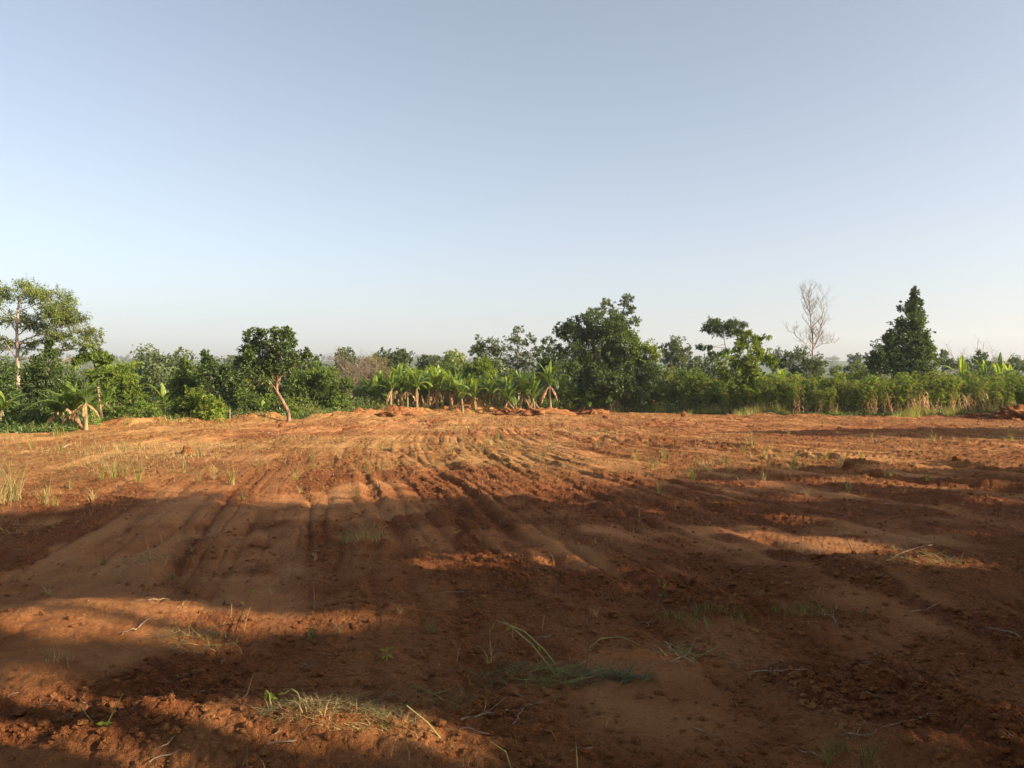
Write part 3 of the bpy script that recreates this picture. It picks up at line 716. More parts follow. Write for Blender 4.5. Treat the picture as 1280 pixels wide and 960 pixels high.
# ------------------------------------------------------------------ banana plants
def banana_leaf(L, wd, lean, droop, az, tear, seed, mat, dead=False):
    rng = np.random.RandomState(seed); n = 16
    t = np.linspace(0, 1, n + 1)
    ang = lean + droop * t ** 1.4                      # angle from vertical
    if dead: ang = 2.2 + 0.75 * t
    dx = np.sin(ang); dz = np.cos(ang)
    x = np.concatenate([[0], np.cumsum((dx[1:] + dx[:-1]) / 2)]) * L / n
    z = np.concatenate([[0], np.cumsum((dz[1:] + dz[:-1]) / 2)]) * L / n
    w = wd * np.clip(np.sin(math.pi * np.clip((t - 0.10) / 0.9, 0, 1) ** 0.75), 0, 1) ** 0.6
    if dead: w *= 0.45
    g = Geo()
    M3 = np.stack([x, np.zeros(n + 1), z], 1)
    g.tube(M3, np.linspace(0.028, 0.006, n + 1), 4, 0)
    for side in (-1, 1):
        k = 0
        while k < n:
            step = 1 if rng.rand() < tear else rng.randint(1, 4)
            k2 = min(n, k + step)
            fold = 0.35 + 0.5 * rng.rand() * tear
            dr = -0.5 * rng.rand() * tear - (0.6 if dead else 0)
            gap = 0.12 * tear
            a0, a1 = k, k2
            rows = []
            for q, kk in enumerate(range(a0, a1 + 1)):
                wq = w[kk] * (1 - 0.12 * rng.rand() * tear)
                nrm = np.array([-dz[kk], 0, dx[kk]])
                c = M3[kk]; sl = gap * L / n * (1 if q == 0 else (-1 if kk == a1 else 0))
                tang = np.array([dx[kk], 0, dz[kk]])
                m1 = c + np.array([0, side * wq * 0.5, 0]) + nrm * wq * fold * 0.5 + tang * (sl * 0.5 + 0.04 * L / n)
                m2 = c + np.array([0, side * wq * 0.95, 0]) + nrm * wq * (fold * 0.6 + dr) + tang * (sl + wq * 0.35)
                rows.append([c, m1, m2])
            V = np.array(rows).reshape(-1, 3); nr = len(rows)
            Fq = []
            for a in range(nr - 1):
                for b in range(2):
                    Fq.append([a * 3 + b, a * 3 + b + 1, (a + 1) * 3 + b + 1, (a + 1) * 3 + b])
            g.add(V, Fq, 1)
            k = k2
    ca, sa = math.cos(az), math.sin(az)
    for V in g.V:
        X, Y = V[:, 0].copy(), V[:, 1].copy(); V[:, 0] = X * ca - Y * sa; V[:, 1] = X * sa + Y * ca
    return g, [BARK['stem'] if dead else M['bananayoung'], mat]

def banana(seed, nleaf, stem_h, upright=1, dead=2, label='', lsize=1.0, tear=0.6, young=False):
    rng = np.random.RandomState(seed)
    root = empty('banana_plant', (0, 0, 0), label, 'banana plant')
    g = Geo(); n = 8; t = np.linspace(0, 1, n)
    lx, ly = (rng.rand(2) - 0.5) * 0.35
    P = np.stack([lx * t ** 2, ly * t ** 2, -0.1 + (stem_h + 0.1) * t], 1)
    g.tube(P, 0.115 * (1 - 0.5 * t) * (1 + 0.06 * np.sin(t * 20)), 9, 0)
    link('pseudostem', g.mesh('pseudostem', BARK['stem'], True), root)
    top = P[-1]
    for k in range(nleaf):
        az = k * 2.4 + rng.rand() * 0.5
        f = (k + 0.5) / nleaf
        lean = 0.18 + 0.68 * f; droop = 0.5 + 1.2 * f + 0.5 * rng.rand()
        gl, ms = banana_leaf((1.55 + 0.5 * rng.rand()) * lsize, 0.22 * lsize, lean, droop, az, tear, seed * 50 + k, M['bananayoung'] if (young and k % 2 == 0) else M['banana'])
        o = link('leaf', gl.mesh('leaf', ms), root); o.location = top - np.array([0, 0, 0.18 * f])
    for k in range(upright):
        gl, ms = banana_leaf((1.3 + 0.3 * rng.rand()) * lsize, 0.2 * lsize, 0.05 + 0.12 * k, 0.12, rng.rand() * 6.28, 0.1, seed * 50 + 30 + k, M['bananayoung'])
        o = link('leaf', gl.mesh('leaf', ms), root); o.location = top
    for k in range(dead):
        gl, ms = banana_leaf(1.0 + 0.3 * rng.rand(), 0.24, 1, 1, rng.rand() * 6.28, 0.9, seed * 50 + 40 + k, M['dry'], True)
        o = link('dead_leaf', gl.mesh('leaf', ms), root); o.location = top - np.array([0, 0, 0.1])
    bpy.context.view_layer.update()
    zt = max((o.matrix_world @ v.co).z for o in root.children for v in o.data.vertices)
    return root, zt

PB = [banana(1, 8, 1.6, 1, 3, tear=0.7), banana(2, 7, 1.4, 1, 2, tear=0.5, young=True), banana(3, 9, 1.8, 1, 4, tear=0.8),
      banana(4, 6, 1.1, 2, 1, tear=0.3, young=True), banana(5, 8, 1.2, 1, 3, tear=0.6), banana(6, 9, 0.8, 1, 3, lsize=1.15, tear=0.5)]
_used = set()
def put_banana(px, top_py, d, k, label, group, rz=None, base_k=None):
    s = d / F; x = (px - 640) * s; z = Hs(x, d)
    root, zt = PB[k]
    if k in _used: o = copy_tree(root)
    else: o = root; _used.add(k)
    hgt = W(px, top_py, d)[2] - z
    sc = hgt / zt; wsc = max(0.85, min(1.15, sc * 1.08))
    o.location = (x, d, z); o.scale = (wsc, wsc, sc); o.rotation_euler = (0, 0, random.random() * 6.28 if rz is None else rz)
    o['label'] = label
    if group: o['group'] = group
    elif 'group' in o.keys(): del o['group']
    return o
put_banana(90, 476, 33.2, 5, 'banana plant with broad fan leaves, left one of the pair by the slender tree', None)
put_banana(107, 470, 32.8, 2, 'banana plant with shredded browning leaves, right one of the pair by the slender tree', None)
put_banana(98, 482, 34.2, 3, 'young banana plant between the fan-leaved and the browning banana plants at left', None)
put_banana(78, 480, 36.5, 2, 'dim banana plant behind the fan-leaved one at left', None)
put_banana(68, 488, 34, 4, 'dark banana plant with drooping leaves in the shade of the bushy tree at left', None)
put_banana(-2, 486, 33.6, 1, 'bright banana leaves cut off by the left edge of the picture', None)
put_banana(133, 478, 38.5, 0, 'banana plant half hidden behind the slender leaning tree', None)
put_banana(208, 478, 43.5, 3, 'small yellow-green banana plant left of the round coffee shrub', None)
put_banana(190, 500, 42.0, 1, 'tiny banana sucker left of the small yellow-green banana plant', None)
put_banana(330, 500, 47.5, 4, 'low banana plant among the shrubs left of the leaning trunk', None)
gb = 'bananas of the row along the middle of the field edge'
row = [(484, 466, 64, 2), (494, 460, 65, 0), (506, 463, 66, 4), (518, 460, 66.5, 2), (530, 457, 66, 5), (545, 460, 67, 2), (559, 464, 67.5, 0), (568, 466, 66, 4), (582, 470, 67, 2), (598, 474, 67, 4), (614, 468, 66, 0), (630, 466, 66.5, 3), (655, 464, 67, 1), (673, 468, 66, 2),
       (452, 474, 60, 4), (466, 466, 60, 5), (478, 462, 61, 4), (488, 462, 58, 0), (497, 452, 62, 3), (502, 457, 59, 1), (509, 461, 60, 2), (516, 459, 63, 0), (521, 455, 58.5, 1),
       (528, 462, 62, 4), (534, 458, 60, 3), (541, 463, 63, 0), (546, 456, 60, 1), (552, 455, 61.5, 3), (558, 463, 64, 2), (563, 459, 59.5, 1), (571, 462, 62, 0), (578, 472, 59, 3),
       (585, 466, 63, 4), (594, 472, 60, 3), (602, 468, 63, 2), (612, 472, 61, 0), (619, 463, 63, 4), (627, 470, 62, 2), (636, 468, 60, 5), (644, 460, 62, 1), (650, 462, 60.5, 3),
       (659, 466, 64, 0), (668, 464, 61, 5), (700, 470, 66, 4), (471, 478, 66, 2), (510, 470, 68, 5), (540, 470, 69, 0), (575, 468, 70, 4), (608, 476, 70, 5), (634, 474, 69, 1), (660, 476, 70, 2)]
for i, (p, ty, d, k) in enumerate(row):
    put_banana(p, ty, d, k, 'banana plant in the dense row along the middle of the field edge', gb)
put_banana(688, 449, 59.5, 0, 'banana plant with one tall upright pale leaf at the right end of the banana row', None, 0.4)
put_banana(772, 480, 60.5, 4, 'lone banana plant with a wide pale leaf under the huge dark tree', None)
put_banana(735, 488, 61, 5, 'low banana plant under the left side of the huge dark tree', None)
gb2 = 'far bananas behind the cassava'
for p, ty, d, k in [(1203, 443, 72, 3), (1212, 452, 74, 5), (1230, 448, 74, 0), (1246, 440, 72, 3), (1256, 455, 75, 2), (1264, 452, 73, 1), (978, 459, 62, 3), (1046, 463, 66, 3)]:
    lb = 'banana leaves standing above the cassava towards the right edge'
    if p == 978: lb = 'bright banana leaf tips rising from the weeds left of the bare tree'
    if p == 1046: lb = 'bright banana leaf tips rising from the cassava right of the bare tree'
    put_banana(p, ty, d, k, lb, gb2 if p > 1100 else None)
for i, (r_, z_) in enumerate(PB):
    assert i in _used

# ------------------------------------------------------------------ cassava crop and maize
def cassava(seed, hgt, dryf=0.015):
    rng = np.random.RandomState(seed)
    root = empty('cassava_plant', (0, 0, 0), 'leafy green cassava plant in the crop along the right field edge', 'cassava plant', 'cassava along the right field edge')
    g = Geo(); LP = []; LD = []; LN = []; LL = []
    for st in range(rng.randint(2, 5)):
        a = rng.rand() * 6.28; lean = 0.10 + 0.25 * rng.rand(); hh = hgt * (0.75 + 0.25 * rng.rand())
        t = np.linspace(0, 1, 5)
        P = np.stack([math.cos(a) * lean * hh * t ** 1.3, math.sin(a) * lean * hh * t ** 1.3, -0.05 + hh * t], 1)
        P[1:] += (rng.rand(4, 3) - 0.5) * 0.06
        g.tube(P, np.linspace(0.016, 0.008, 5), 4, 0)
        for k in range(34):
            f = 0.32 + 0.68 * rng.rand() ** 0.6
            q = np.array([np.interp(f, t, P[:, j]) for j in range(3)])
            az = rng.rand() * 6.28; pl = 0.12 + 0.22 * rng.rand()
            e = q + np.array([math.cos(az) * pl, math.sin(az) * pl, 0.12 - 0.2 * rng.rand()])
            g.tube([q, e], [0.003, 0.002], 3, 0)
            for m in range(6):
                b = az + (m - 2.5) * 0.62
                LP.append(e); LD.append([math.cos(b), math.sin(b), -0.45 - 0.4 * rng.rand()]); LN.append([0.3 * math.cos(b), 0.3 * math.sin(b), 1]); LL.append(0.15 + 0.09 * rng.rand())
    link('stem', g.mesh('stem', BARK['greybrown'], True), root)
    LL = np.array(LL); V, Fq = leaf_quads(np.array(LP), np.array(LD), np.array(LN), LL, LL * 0.42, 0.1)
    dry = (RS.rand(len(Fq) // 6).repeat(6) < dryf).astype(int)
    me = mkmesh('foliage', V, Fq, [M['cassava'], M['lime'], M['dry']], np.where(dry > 0, 2, (np.arange(len(Fq)) // 6 % 5 == 0).astype(int)))
    link('foliage', me, root)
    return root
PC = [cassava(70 + i, 2.7 + 0.12 * i) for i in range(5)]
n = 0
used = set()
for rowi, dd in enumerate([53.3, 54.6, 56.0, 57.4, 58.8, 60.4, 62.2, 64.5]):
    px = 862 - rowi * 3
    while px < 1320:
        px += 13.5 + random.random() * 7
        ed = float(np.interp((px - 640) / F, _ea, _ed)); d = dd - 51.9 + ed + (random.random() - 0.5) * 0.9
        if px < 960 and rowi < 3 and random.random() < 0.35: continue
        x = (px - 640) / F * d; z = Hs(x, d); k = random.randrange(5)
        if k in used: o = copy_tree(PC[k])
        else: o = PC[k]; used.add(k)
        sc = 0.88 + 0.2 * random.random()
        if rowi == 0: sc *= 0.72 + 0.2 * random.random()
        if px > 1180: sc *= 1.03
        sc *= 0.93 + 0.22 * float(vnoise(np.array([x * 0.5]), np.array([d * 0.5]), 170)[0])
        o.location = (x, d, z); o.rotation_euler = (0, 0, random.random() * 6.28); o.scale = (sc, sc, sc); n += 1
print('cassava', n)

def maize(seed):
    rng = np.random.RandomState(seed)
    root = empty('maize_stalk', (0, 0, 0), 'dry tan maize stalk in front of the cassava', 'maize', 'dry maize stalks in front of the cassava')
    g = Geo(); hh = 1.9; t = np.linspace(0, 1, 6)
    P = np.stack([0.15 * t ** 2 * rng.rand(), 0.1 * t, -0.05 + hh * t], 1)
    g.tube(P, np.linspace(0.014, 0.006, 6), 5, 0); link('stalk', g.mesh('stalk', BARK['twig'], True), root)
    g = Geo()
    for k in range(9):
        f = 0.2 + 0.75 * k / 9; q = np.array([np.interp(f, t, P[:, j]) for j in range(3)]); az = k * 3.14 + rng.rand() * 0.9
        s = np.linspace(0, 1, 6); L = 0.5 + 0.2 * rng.rand()
        R_ = np.stack([math.cos(az) * L * 0.5 * np.sin(s * 1.6), math.sin(az) * L * 0.5 * np.sin(s * 1.6), L * (0.45 * s - 1.2 * s * s)], 1) + q
        w = 0.04 * (1 - s) ** 0.5 + 0.004; sd = np.array([-math.sin(az), math.cos(az), 0])
        V = np.stack([R_ + sd * w[:, None], R_ - sd * w[:, None]], 1).reshape(-1, 3)
        g.add(V, [[2 * i, 2 * i + 1, 2 * i + 3, 2 * i + 2] for i in range(5)])
    link('foliage', g.mesh('foliage', M['dry']), root)
    return root
PMz = [maize(90), maize(91), maize(92)]; used = set()
for i in range(62):
    px = random.choice([random.uniform(970, 1290), random.uniform(1190, 1270), random.uniform(1080, 1170)])
    ed = float(np.interp((px - 640) / F, _ea, _ed)); d = ed + 0.5 + random.random() * 1.3
    x = (px - 640) / F * d; k = i % 3
    if k in used: o = copy_tree(PMz[k])
    else: o = PMz[k]; used.add(k)
    sc = 0.6 + 0.45 * random.random()
    o.location = (x, d, Hs(x, d)); o.rotation_euler = ((random.random() - .5) * 0.3, (random.random() - .5) * 0.3, random.random() * 6.28); o.scale = (sc, sc, sc)

# ------------------------------------------------------------------ undergrowth (uncountable)
def blades(P, L, w, lean, rng, segs=2, flat=False):
    """curved grass blades as strips of quads"""
    n = len(P); az = rng.rand(n) * 2 * math.pi
    dirh = np.stack([np.cos(az), np.sin(az), np.zeros(n)], 1); sd = np.stack([-np.sin(az), np.cos(az), np.zeros(n)], 1)
    # faces turned at random
    crv = rng.normal(size=n) * 0.35 if flat else None
    tw = rng.rand(n)[:, None]; sd = unit(sd * (0.4 + tw) + dirh * (0.9 - tw) * 0.8)
    rows = []
    for k in range(segs + 1):
        t = k / segs
        c = P + dirh * (L * lean * t ** 1.6)[:, None] + np.array([0, 0, 1.0]) * (L * t * np.sqrt(np.clip(1 - (lean * t ** 0.8) ** 2, 0.03, 1)))[:, None]
        if flat: c = P + dirh * (L * t)[:, None] + dirh[:, [1, 0, 2]] * (L * t * t * crv)[:, None] + np.array([0, 0, 1.0]) * (L * np.sqrt(np.clip(1 - lean ** 2, 0, 1)) * t * (1.5 - 1.1 * t))[:, None]
        ww = (w * (1 - 0.85 * t))[:, None]
        rows += [c - sd * ww * 0.5, c + sd * ww * 0.5]
    V = np.stack(rows, 1).reshape(-1, 3); m = 2 * (segs + 1)
    b = (np.arange(n) * m)[:, None, None]
    q = np.array([[2 * k, 2 * k + 1, 2 * k + 3, 2 * k + 2] for k in range(segs)])[None]
    return V, (b + q).reshape(-1, 4)

def undergrowth():
    rng = np.random.RandomState(5); n = 90000
    px = rng.uniform(-80, 1360, n); a = (px - 640) / F
    e = np.interp(a, _ea, _ed)
    dep = rng.rand(n) ** 1.5 * 14 + 0.2
    y = e + dep; x = a * y
    left_shade = (px < 112)  # left strip takes dark leaves only: understory shade put into leaf colour
    hmax = (0.25 + 1.2 * fbm(x * 0.45, y * 0.45, 120, 3)) * smooth(-0.3, 3.0, dep) * np.where(px < 112, 0.7, np.where(px < 440, 1.1, np.where(px < 700, 1.05, np.where(px < 850, 1.2, 0.75))))
    z = H(x, y, True) + rng.rand(n) * hmax
    P = np.stack([x, y, z], 1)
    L = 0.10 + 0.12 * rng.rand(n)
    V, Fq = leaf_quads(P, rng.normal(size=(n, 3)) + [0, -0.3, 0.2], rng.normal(size=(n, 3)) * 0.6 + [0, -0.4, 0.8], L, L * 0.5)
    cl = fbm(x * 0.6 + 9, y * 0.6, 121, 3) + 0.12 * rng.normal(size=n)
    mi = np.where(cl < 0.52, 0, np.where(cl < 0.66, 1, 2)); mi = np.where(rng.rand(n) < 0.03, 3, mi); mi = np.where(left_shade, 0, mi)
    tag(link('undergrowth', mkmesh('undergrowth', V, Fq, [M['dark'], M['mid'], M['olive'], M['dry']], mi)), 'tangled weeds filling the ground under the trees', 'undergrowth', kind='stuff')
    # grass verge along the field edge
    n = 26000
    px = np.concatenate([rng.uniform(820, 1340, 19000), rng.uniform(-60, 820, 7000)]); a = (px - 640) / F
    y = np.interp(a, _ea, _ed) + 0.5 + rng.rand(n) ** 1.4 * 2.2; y = y - 3.4 * smooth(0.5, 0.85, vnoise(a * 45, a * 0 + 2.2, 171)) * rng.rand(n); x = a * y
    cl = fbm(x * 0.5, y * 0.5, 123, 3)
    L = (0.10 + 0.42 * rng.rand(n) ** 1.5) * (0.2 + 1.5 * smooth(0.3, 0.7, cl)) * np.where(px < 820, 0.7, 1.15)
    V, Fq = blades(np.stack([x, y, H(x, y)], 1), L, 0.016 + 0.012 * rng.rand(n), 0.15 + 0.5 * rng.rand(n), rng)
    mi = np.repeat(np.where(rng.rand(n) < 0.25 + 0.2 * cl, 1, 0), 2); mi = np.where(np.repeat(rng.rand(n) < 0.4, 2), 2, mi)
    tag(link('verge_grass', mkmesh('verge_grass', V, Fq, [M['grass'], M['straw'], M['lime']], mi)), 'rough green and yellow grass along the far edge of the field', 'grass', kind='stuff')
undergrowth()

# ------------------------------------------------------------------ distant woods
def woods():
    rng = np.random.RandomState(9); g = Geo()
    P = []; S = []
    def band(n, d0, d1, p0, p1, s0, s1):
        d = rng.uniform(d0, d1, n); p = rng.uniform(p0, p1, n)
        for dd, pp in zip(d, p):
            x = (pp - 640) / F * dd; P.append((x, dd)); S.append(rng.uniform(s0, s1))
    band(150, 88, 150, -150, 1430, 1.4, 2.6)
    band(420, 150, 420, -150, 1430, 1.8, 3.2)
    band(1100, 420, 1500, -150, 1430, 2.6, 4.6)
    n0 = len(P)
    band(150, 125, 230, -150, 470, 4.0, 5.2); band(50, 110, 200, 470, 900, 3.2, 4.2); band(26, 110, 190, 900, 1400, 1.8, 3.0)
    P = np.array(P); S = np.array(S); Z = H(P[:, 0], P[:, 1], False)
    for q_, ((x, y), z, s) in enumerate(zip(P, Z, S)):
        far = y > 420; fine = y < 235
        nl = 90 if far else (int(160 * s * s) if fine else 200)
        ax = s * (0.8 + 0.5 * rng.rand()); hz = s * (0.7 + 0.5 * rng.rand())
        c = np.array([x, y, z + hz * 1.1])
        dv = unit(rng.normal(size=(nl, 3))); r = (0.55 + 0.45 * rng.rand(nl)) 
        lob = 0.8 + 0.35 * np.sin(dv[:, 0] * 5 + x) * np.cos(dv[:, 2] * 4 + y)
        Q = c + dv * np.array([ax, ax, hz]) * (r * lob)[:, None]
        L = s * 0.34 * (0.6 + 0.8 * rng.rand(nl)) * (1.3 if far else 0.8) if not fine else 0.42 + 0.4 * rng.rand(nl)
        V, Fq = leaf_quads(Q, rng.normal(size=Q.shape), dv + rng.normal(size=Q.shape) * 0.5, L, L * 0.7)
        g.add(V, Fq, rng.randint(0, 3) if rng.rand() < 0.6 else 0)
    tag(link('distant_woods', g.mesh('distant_woods', [M['far'], M['grey'], M['olive']])), 'hazy wooded country and hills beyond the plantation', 'woods', kind='stuff')
woods()

# ------------------------------------------------------------------ trees at right throw the field's shade; two added behind block sky light
LIT = [  # picture ellipses that stay sunlit: cx, cy, rx, ry, tilt
    (30, 925, 150, 50, 0), (95, 893, 60, 24, 0), (235, 938, 70, 42, 0), (330, 930, 90, 22, 0), (420, 918, 85, 13, -3), (520, 925, 60, 12, 8),
    (90, 778, 170, 22, 0), (225, 790, 110, 20, 3), (330, 782, 110, 12, 0), (450, 772, 85, 15, -4), (15, 842, 60, 13, -6), (300, 822, 28, 7, 0), (250, 872, 30, 10, 0),
    (700, 955, 85, 9, 0), (600, 696, 125, 9, -6), (700, 680, 75, 7, -6), (790, 722, 48, 8, 0), (740, 700, 40, 4, 0),
    (1050, 682, 90, 9, 3), (1100, 703, 85, 8, -3), (1040, 718, 45, 5, 0), (1160, 722, 70, 9, 0), (930, 664, 60, 5, 6), (1230, 930, 95, 20, 12), (1120, 918, 40, 8, 5),
    (985, 925, 40, 6, 0), (860, 815, 22, 5, 0), (940, 850, 30, 4, 0), (1100, 890, 30, 6, 0), (1000, 650, 60, 3, 3), (1200, 664, 60, 3, 3), (930, 603, 60, 3, 2), (1060, 600, 80, 3, 1), (1180, 607, 90, 2.5, 1), (1000, 622, 50, 2.5, 3), (1240, 625, 60, 3, 2), (820, 640, 50, 3, 10)]
EDGE = [(-400, 668), (0, 650), (60, 646), (130, 632), (250, 629), (330, 630), (400, 628), (480, 622), (560, 625), (650, 626), (720, 626), (790, 614), (850, 603), (900, 591), (1000, 588), (1100, 586), (1280, 580), (1700, 574)]
_ex = [a for a, b in EDGE]; _ey = [b for a, b in EDGE]
def shade_ok(P):
    """keep the leaves whose shadow falls where these crowns shade the field"""
    t = (P[:, 2] + SLOPE * P[:, 1]) / (SUN[2] + SLOPE * SUN[1]); g = P - SUN * t[:, None]
    u, v, fw = PX(g[:, 0], g[:, 1], -SLOPE * g[:, 1])
    wv = 26 * (fbm(u / 60.0, u * 0 + 3.3, 145, 4) - 0.5) + 20 * (fbm(g[:, 0] * 1.4, g[:, 1] * 1.4, 146, 3) - 0.5) + np.random.RandomState(8).normal(size=len(u)) * 4.5 * (u < 860)
    ok = (v > np.interp(u, _ex, _ey) + wv) | (fw < 1)
    band = (u > 900) & (v < np.interp(u, [900, 960, 1280, 1600], [541, 549, 551, 550])) & (v > np.interp(u, [900, 1280, 1600], [540, 533, 530]))
    band2 = (u > 1185) & (v > 500) & (v < 529)
    ok |= (band | band2) & (fw > 1)
    rng = np.random.RandomState(4)
    wob = 1 + 0.35 * (fbm(g[:, 0] * 1.3, g[:, 1] * 2.4, 140, 3) - 0.5) * 2
    for cx, cy, rx, ry, tl in LIT:
        mg = 0.17 * 1625 / G(cx, cy)[1] ** 2; ry = ry * 1.1 + mg; rx = rx + mg; a = math.radians(tl); dx = u - cx; dy = v - cy
        q = ((dx * math.cos(a) + dy * math.sin(a)) / rx) ** 2 + ((-dx * math.sin(a) + dy * math.cos(a)) / ry) ** 2
        ok &= ~((q * wob < 1.25) & (fw > 1))
    # small sun flecks through the crown
    fl = fbm(g[:, 0] * 0.9 + 3, g[:, 1] * 2.0, 141, 3)
    ok &= ~((fl > 0.64) & (rng.rand(len(u)) < 0.93) & (u > 350))
    # never in front of the lens
    uu, vv, ff = PX(P[:, 0], P[:, 1], P[:, 2])
    ok &= ~((ff > 0) & (uu < 1440) & (uu > -160) & (vv > -120))
    return ok

def shade_tree(label, x, y, h, R, hz, sd):
    rng = np.random.RandomState(sd); z = Hs(x, y); o = np.array([x, y, z])
    root = empty('shade_tree', (x, y, z), label, 'tree', 'tall trees right of and behind the viewpoint')
    C = np.array([x, y, z + h]); n = int(420 * R * R * hz)
    dv = unit(rng.normal(size=(n, 3))) * (rng.rand(n) ** (1 / 2.6))[:, None]
    P = C + dv * np.array([R, R, hz])
    P = P[shade_ok(P)]
    L = 0.17 + 0.14 * rng.rand(len(P))
    V, Fq = leaf_quads(P, rng.normal(size=P.shape) + [0, 0, -0.3], rng.normal(size=P.shape) * 0.7 + [0, 0, 0.5], L, L * 0.6)
    g = Geo(); g.add(V, Fq)
    link('crown', g.mesh('crown', M['mid'], False, o), root)
    g = Geo(); t = np.linspace(0, 1, 7)[:, None]
    Pt = (o - [0, 0, .2]) * (1 - t) + (C + [0, 0, hz * .5]) * t
    g.tube(Pt, 0.17 - 0.12 * t[:, 0], 9, 0)
    for k in range(12):
        e = C + unit(rng.normal(size=3)) * np.array([R, R, hz]) * 0.7
        if shade_ok(np.linspace(Pt[3], e, 8)).sum() >= 7: limb(g, Pt[3], e, 0.07, 0.02, 5, 0.05, 5, rng)
    link('trunk', g.mesh('trunk', BARK['dark'], True, o), root)

shade_tree('unseen leafy tree added behind the viewpoint to hold back sky light', -7, -8, 6.0, 4.8, 3.8, 401)  # this tree and the next are added to cut sky fill
shade_tree('unseen leafy tree added behind the viewpoint to hold back sky light', 5, -9, 6.0, 4.8, 3.8, 402)
def sh(sx, sy, h):   # shadow centre -> crown position
    k = h / math.tan(EL); return sx + k * math.sin(AZ), sy + k * math.cos(AZ)
k = 0
for sx, sy, h, R, hz in [(-9, 6.5, 7.2, 4.0, 2.9), (-4, 7.5, 7.2, 4.0, 2.9), (1, 7.5, 6.8, 4.0, 2.8), (5.5, 8.5, 6.6, 4.2, 2.8), (10, 10, 7.2, 4.6, 3.0), (-7, 9.0, 8.6, 4.0, 3.0),
                         (-3, 3.4, 6.6, 3.6, 2.8), (5, 4.4, 6.2, 3.8, 2.8), (3, 11, 8.0, 4.2, 3.0), (-14, 8, 8, 4.2, 3), (15, 14, 8.0, 5, 3.5), (9, 14, 8.6, 4.4, 3.2), (20, 31, 8, 5, 3.4), (15, 32, 9, 4.4, 3), (33, 50, 7, 5.5, 3.4), (38, 52, 6, 5, 3), (2, 6, 8.2, 3.8, 2.8), (-7, 5, 8.2, 3.8, 2.8), (-9, 9.4, 7.8, 3.6, 2.8), (-5, 9.4, 7.4, 3.6, 2.8), (-1, 9.2, 7.6, 3.6, 2.8), (3.5, 6.4, 7.2, 3.6, 2.8), (8.5, 7.6, 7.6, 4.0, 2.8), (7, 5, 6.4, 3.6, 2.6), (-4, 6, 8.6, 3.6, 2.8)]:
    x, y = sh(sx, sy, h); k += 1
    shade_tree('tall leafy tree out of the picture to the right whose crown shades the red field', x, y, h, R, hz, 300 + k)

# ------------------------------------------------------------------ things lying and growing on the field
def clods():
    rng = np.random.RandomState(21)
    n = 110000
    r = 3.1 * (62 / 3.1) ** (rng.rand(n) ** 0.85); a = rng.uniform(-0.66, 0.66, n)
    x = r * np.tan(a); y = r
    u, v = track_uv(x, y)
    p = roughf(x, y) ** 1.5 + 0.02
    keep = (rng.rand(n) < p * 0.75) & (y < edge_dist(x, y) - 0.2); x, y, r = x[keep], y[keep], r[keep]; n = len(x)
    s = (0.004 + 0.020 * rng.rand(n) ** 4) * (1 + smooth(8, 45, r) * 1.7)
    ph = (1 + 5 ** .5) / 2
    B = np.array([(-1, ph, 0), (1, ph, 0), (-1, -ph, 0), (1, -ph, 0), (0, -1, ph), (0, 1, ph), (0, -1, -ph), (0, 1, -ph), (ph, 0, -1), (ph, 0, 1), (-ph, 0, -1), (-ph, 0, 1)]) / 1.9
    Fi = np.array([(0, 11, 5), (0, 5, 1), (0, 1, 7), (0, 7, 10), (0, 10, 11), (1, 5, 9), (5, 11, 4), (11, 10, 2), (10, 7, 6), (7, 1, 8), (3, 9, 4), (3, 4, 2), (3, 2, 6), (3, 6, 8), (3, 8, 9), (4, 9, 5), (2, 4, 11), (6, 2, 10), (8, 6, 7), (9, 8, 1)])
    V = B[None] * (0.65 + 0.7 * rng.rand(n, 12, 1)) * (s[:, None, None] * np.stack([0.8 + 0.8 * rng.rand(n), 0.8 + 0.8 * rng.rand(n), 0.6 + 0.4 * rng.rand(n)], 1)[:, None, :])
    V = V + np.stack([x, y, H(x, y) + s * 0.25], 1)[:, None, :]
    Fc = (np.arange(n) * 12)[:, None, None] + Fi[None]
    tag(link('soil_clods', mkmesh('soil_clods', V.reshape(-1, 3), Fc.reshape(-1, 3), SOILH, None, False)), 'loose crumbs and clods of red soil strewn over the field', 'soil', kind='stuff')
clods()

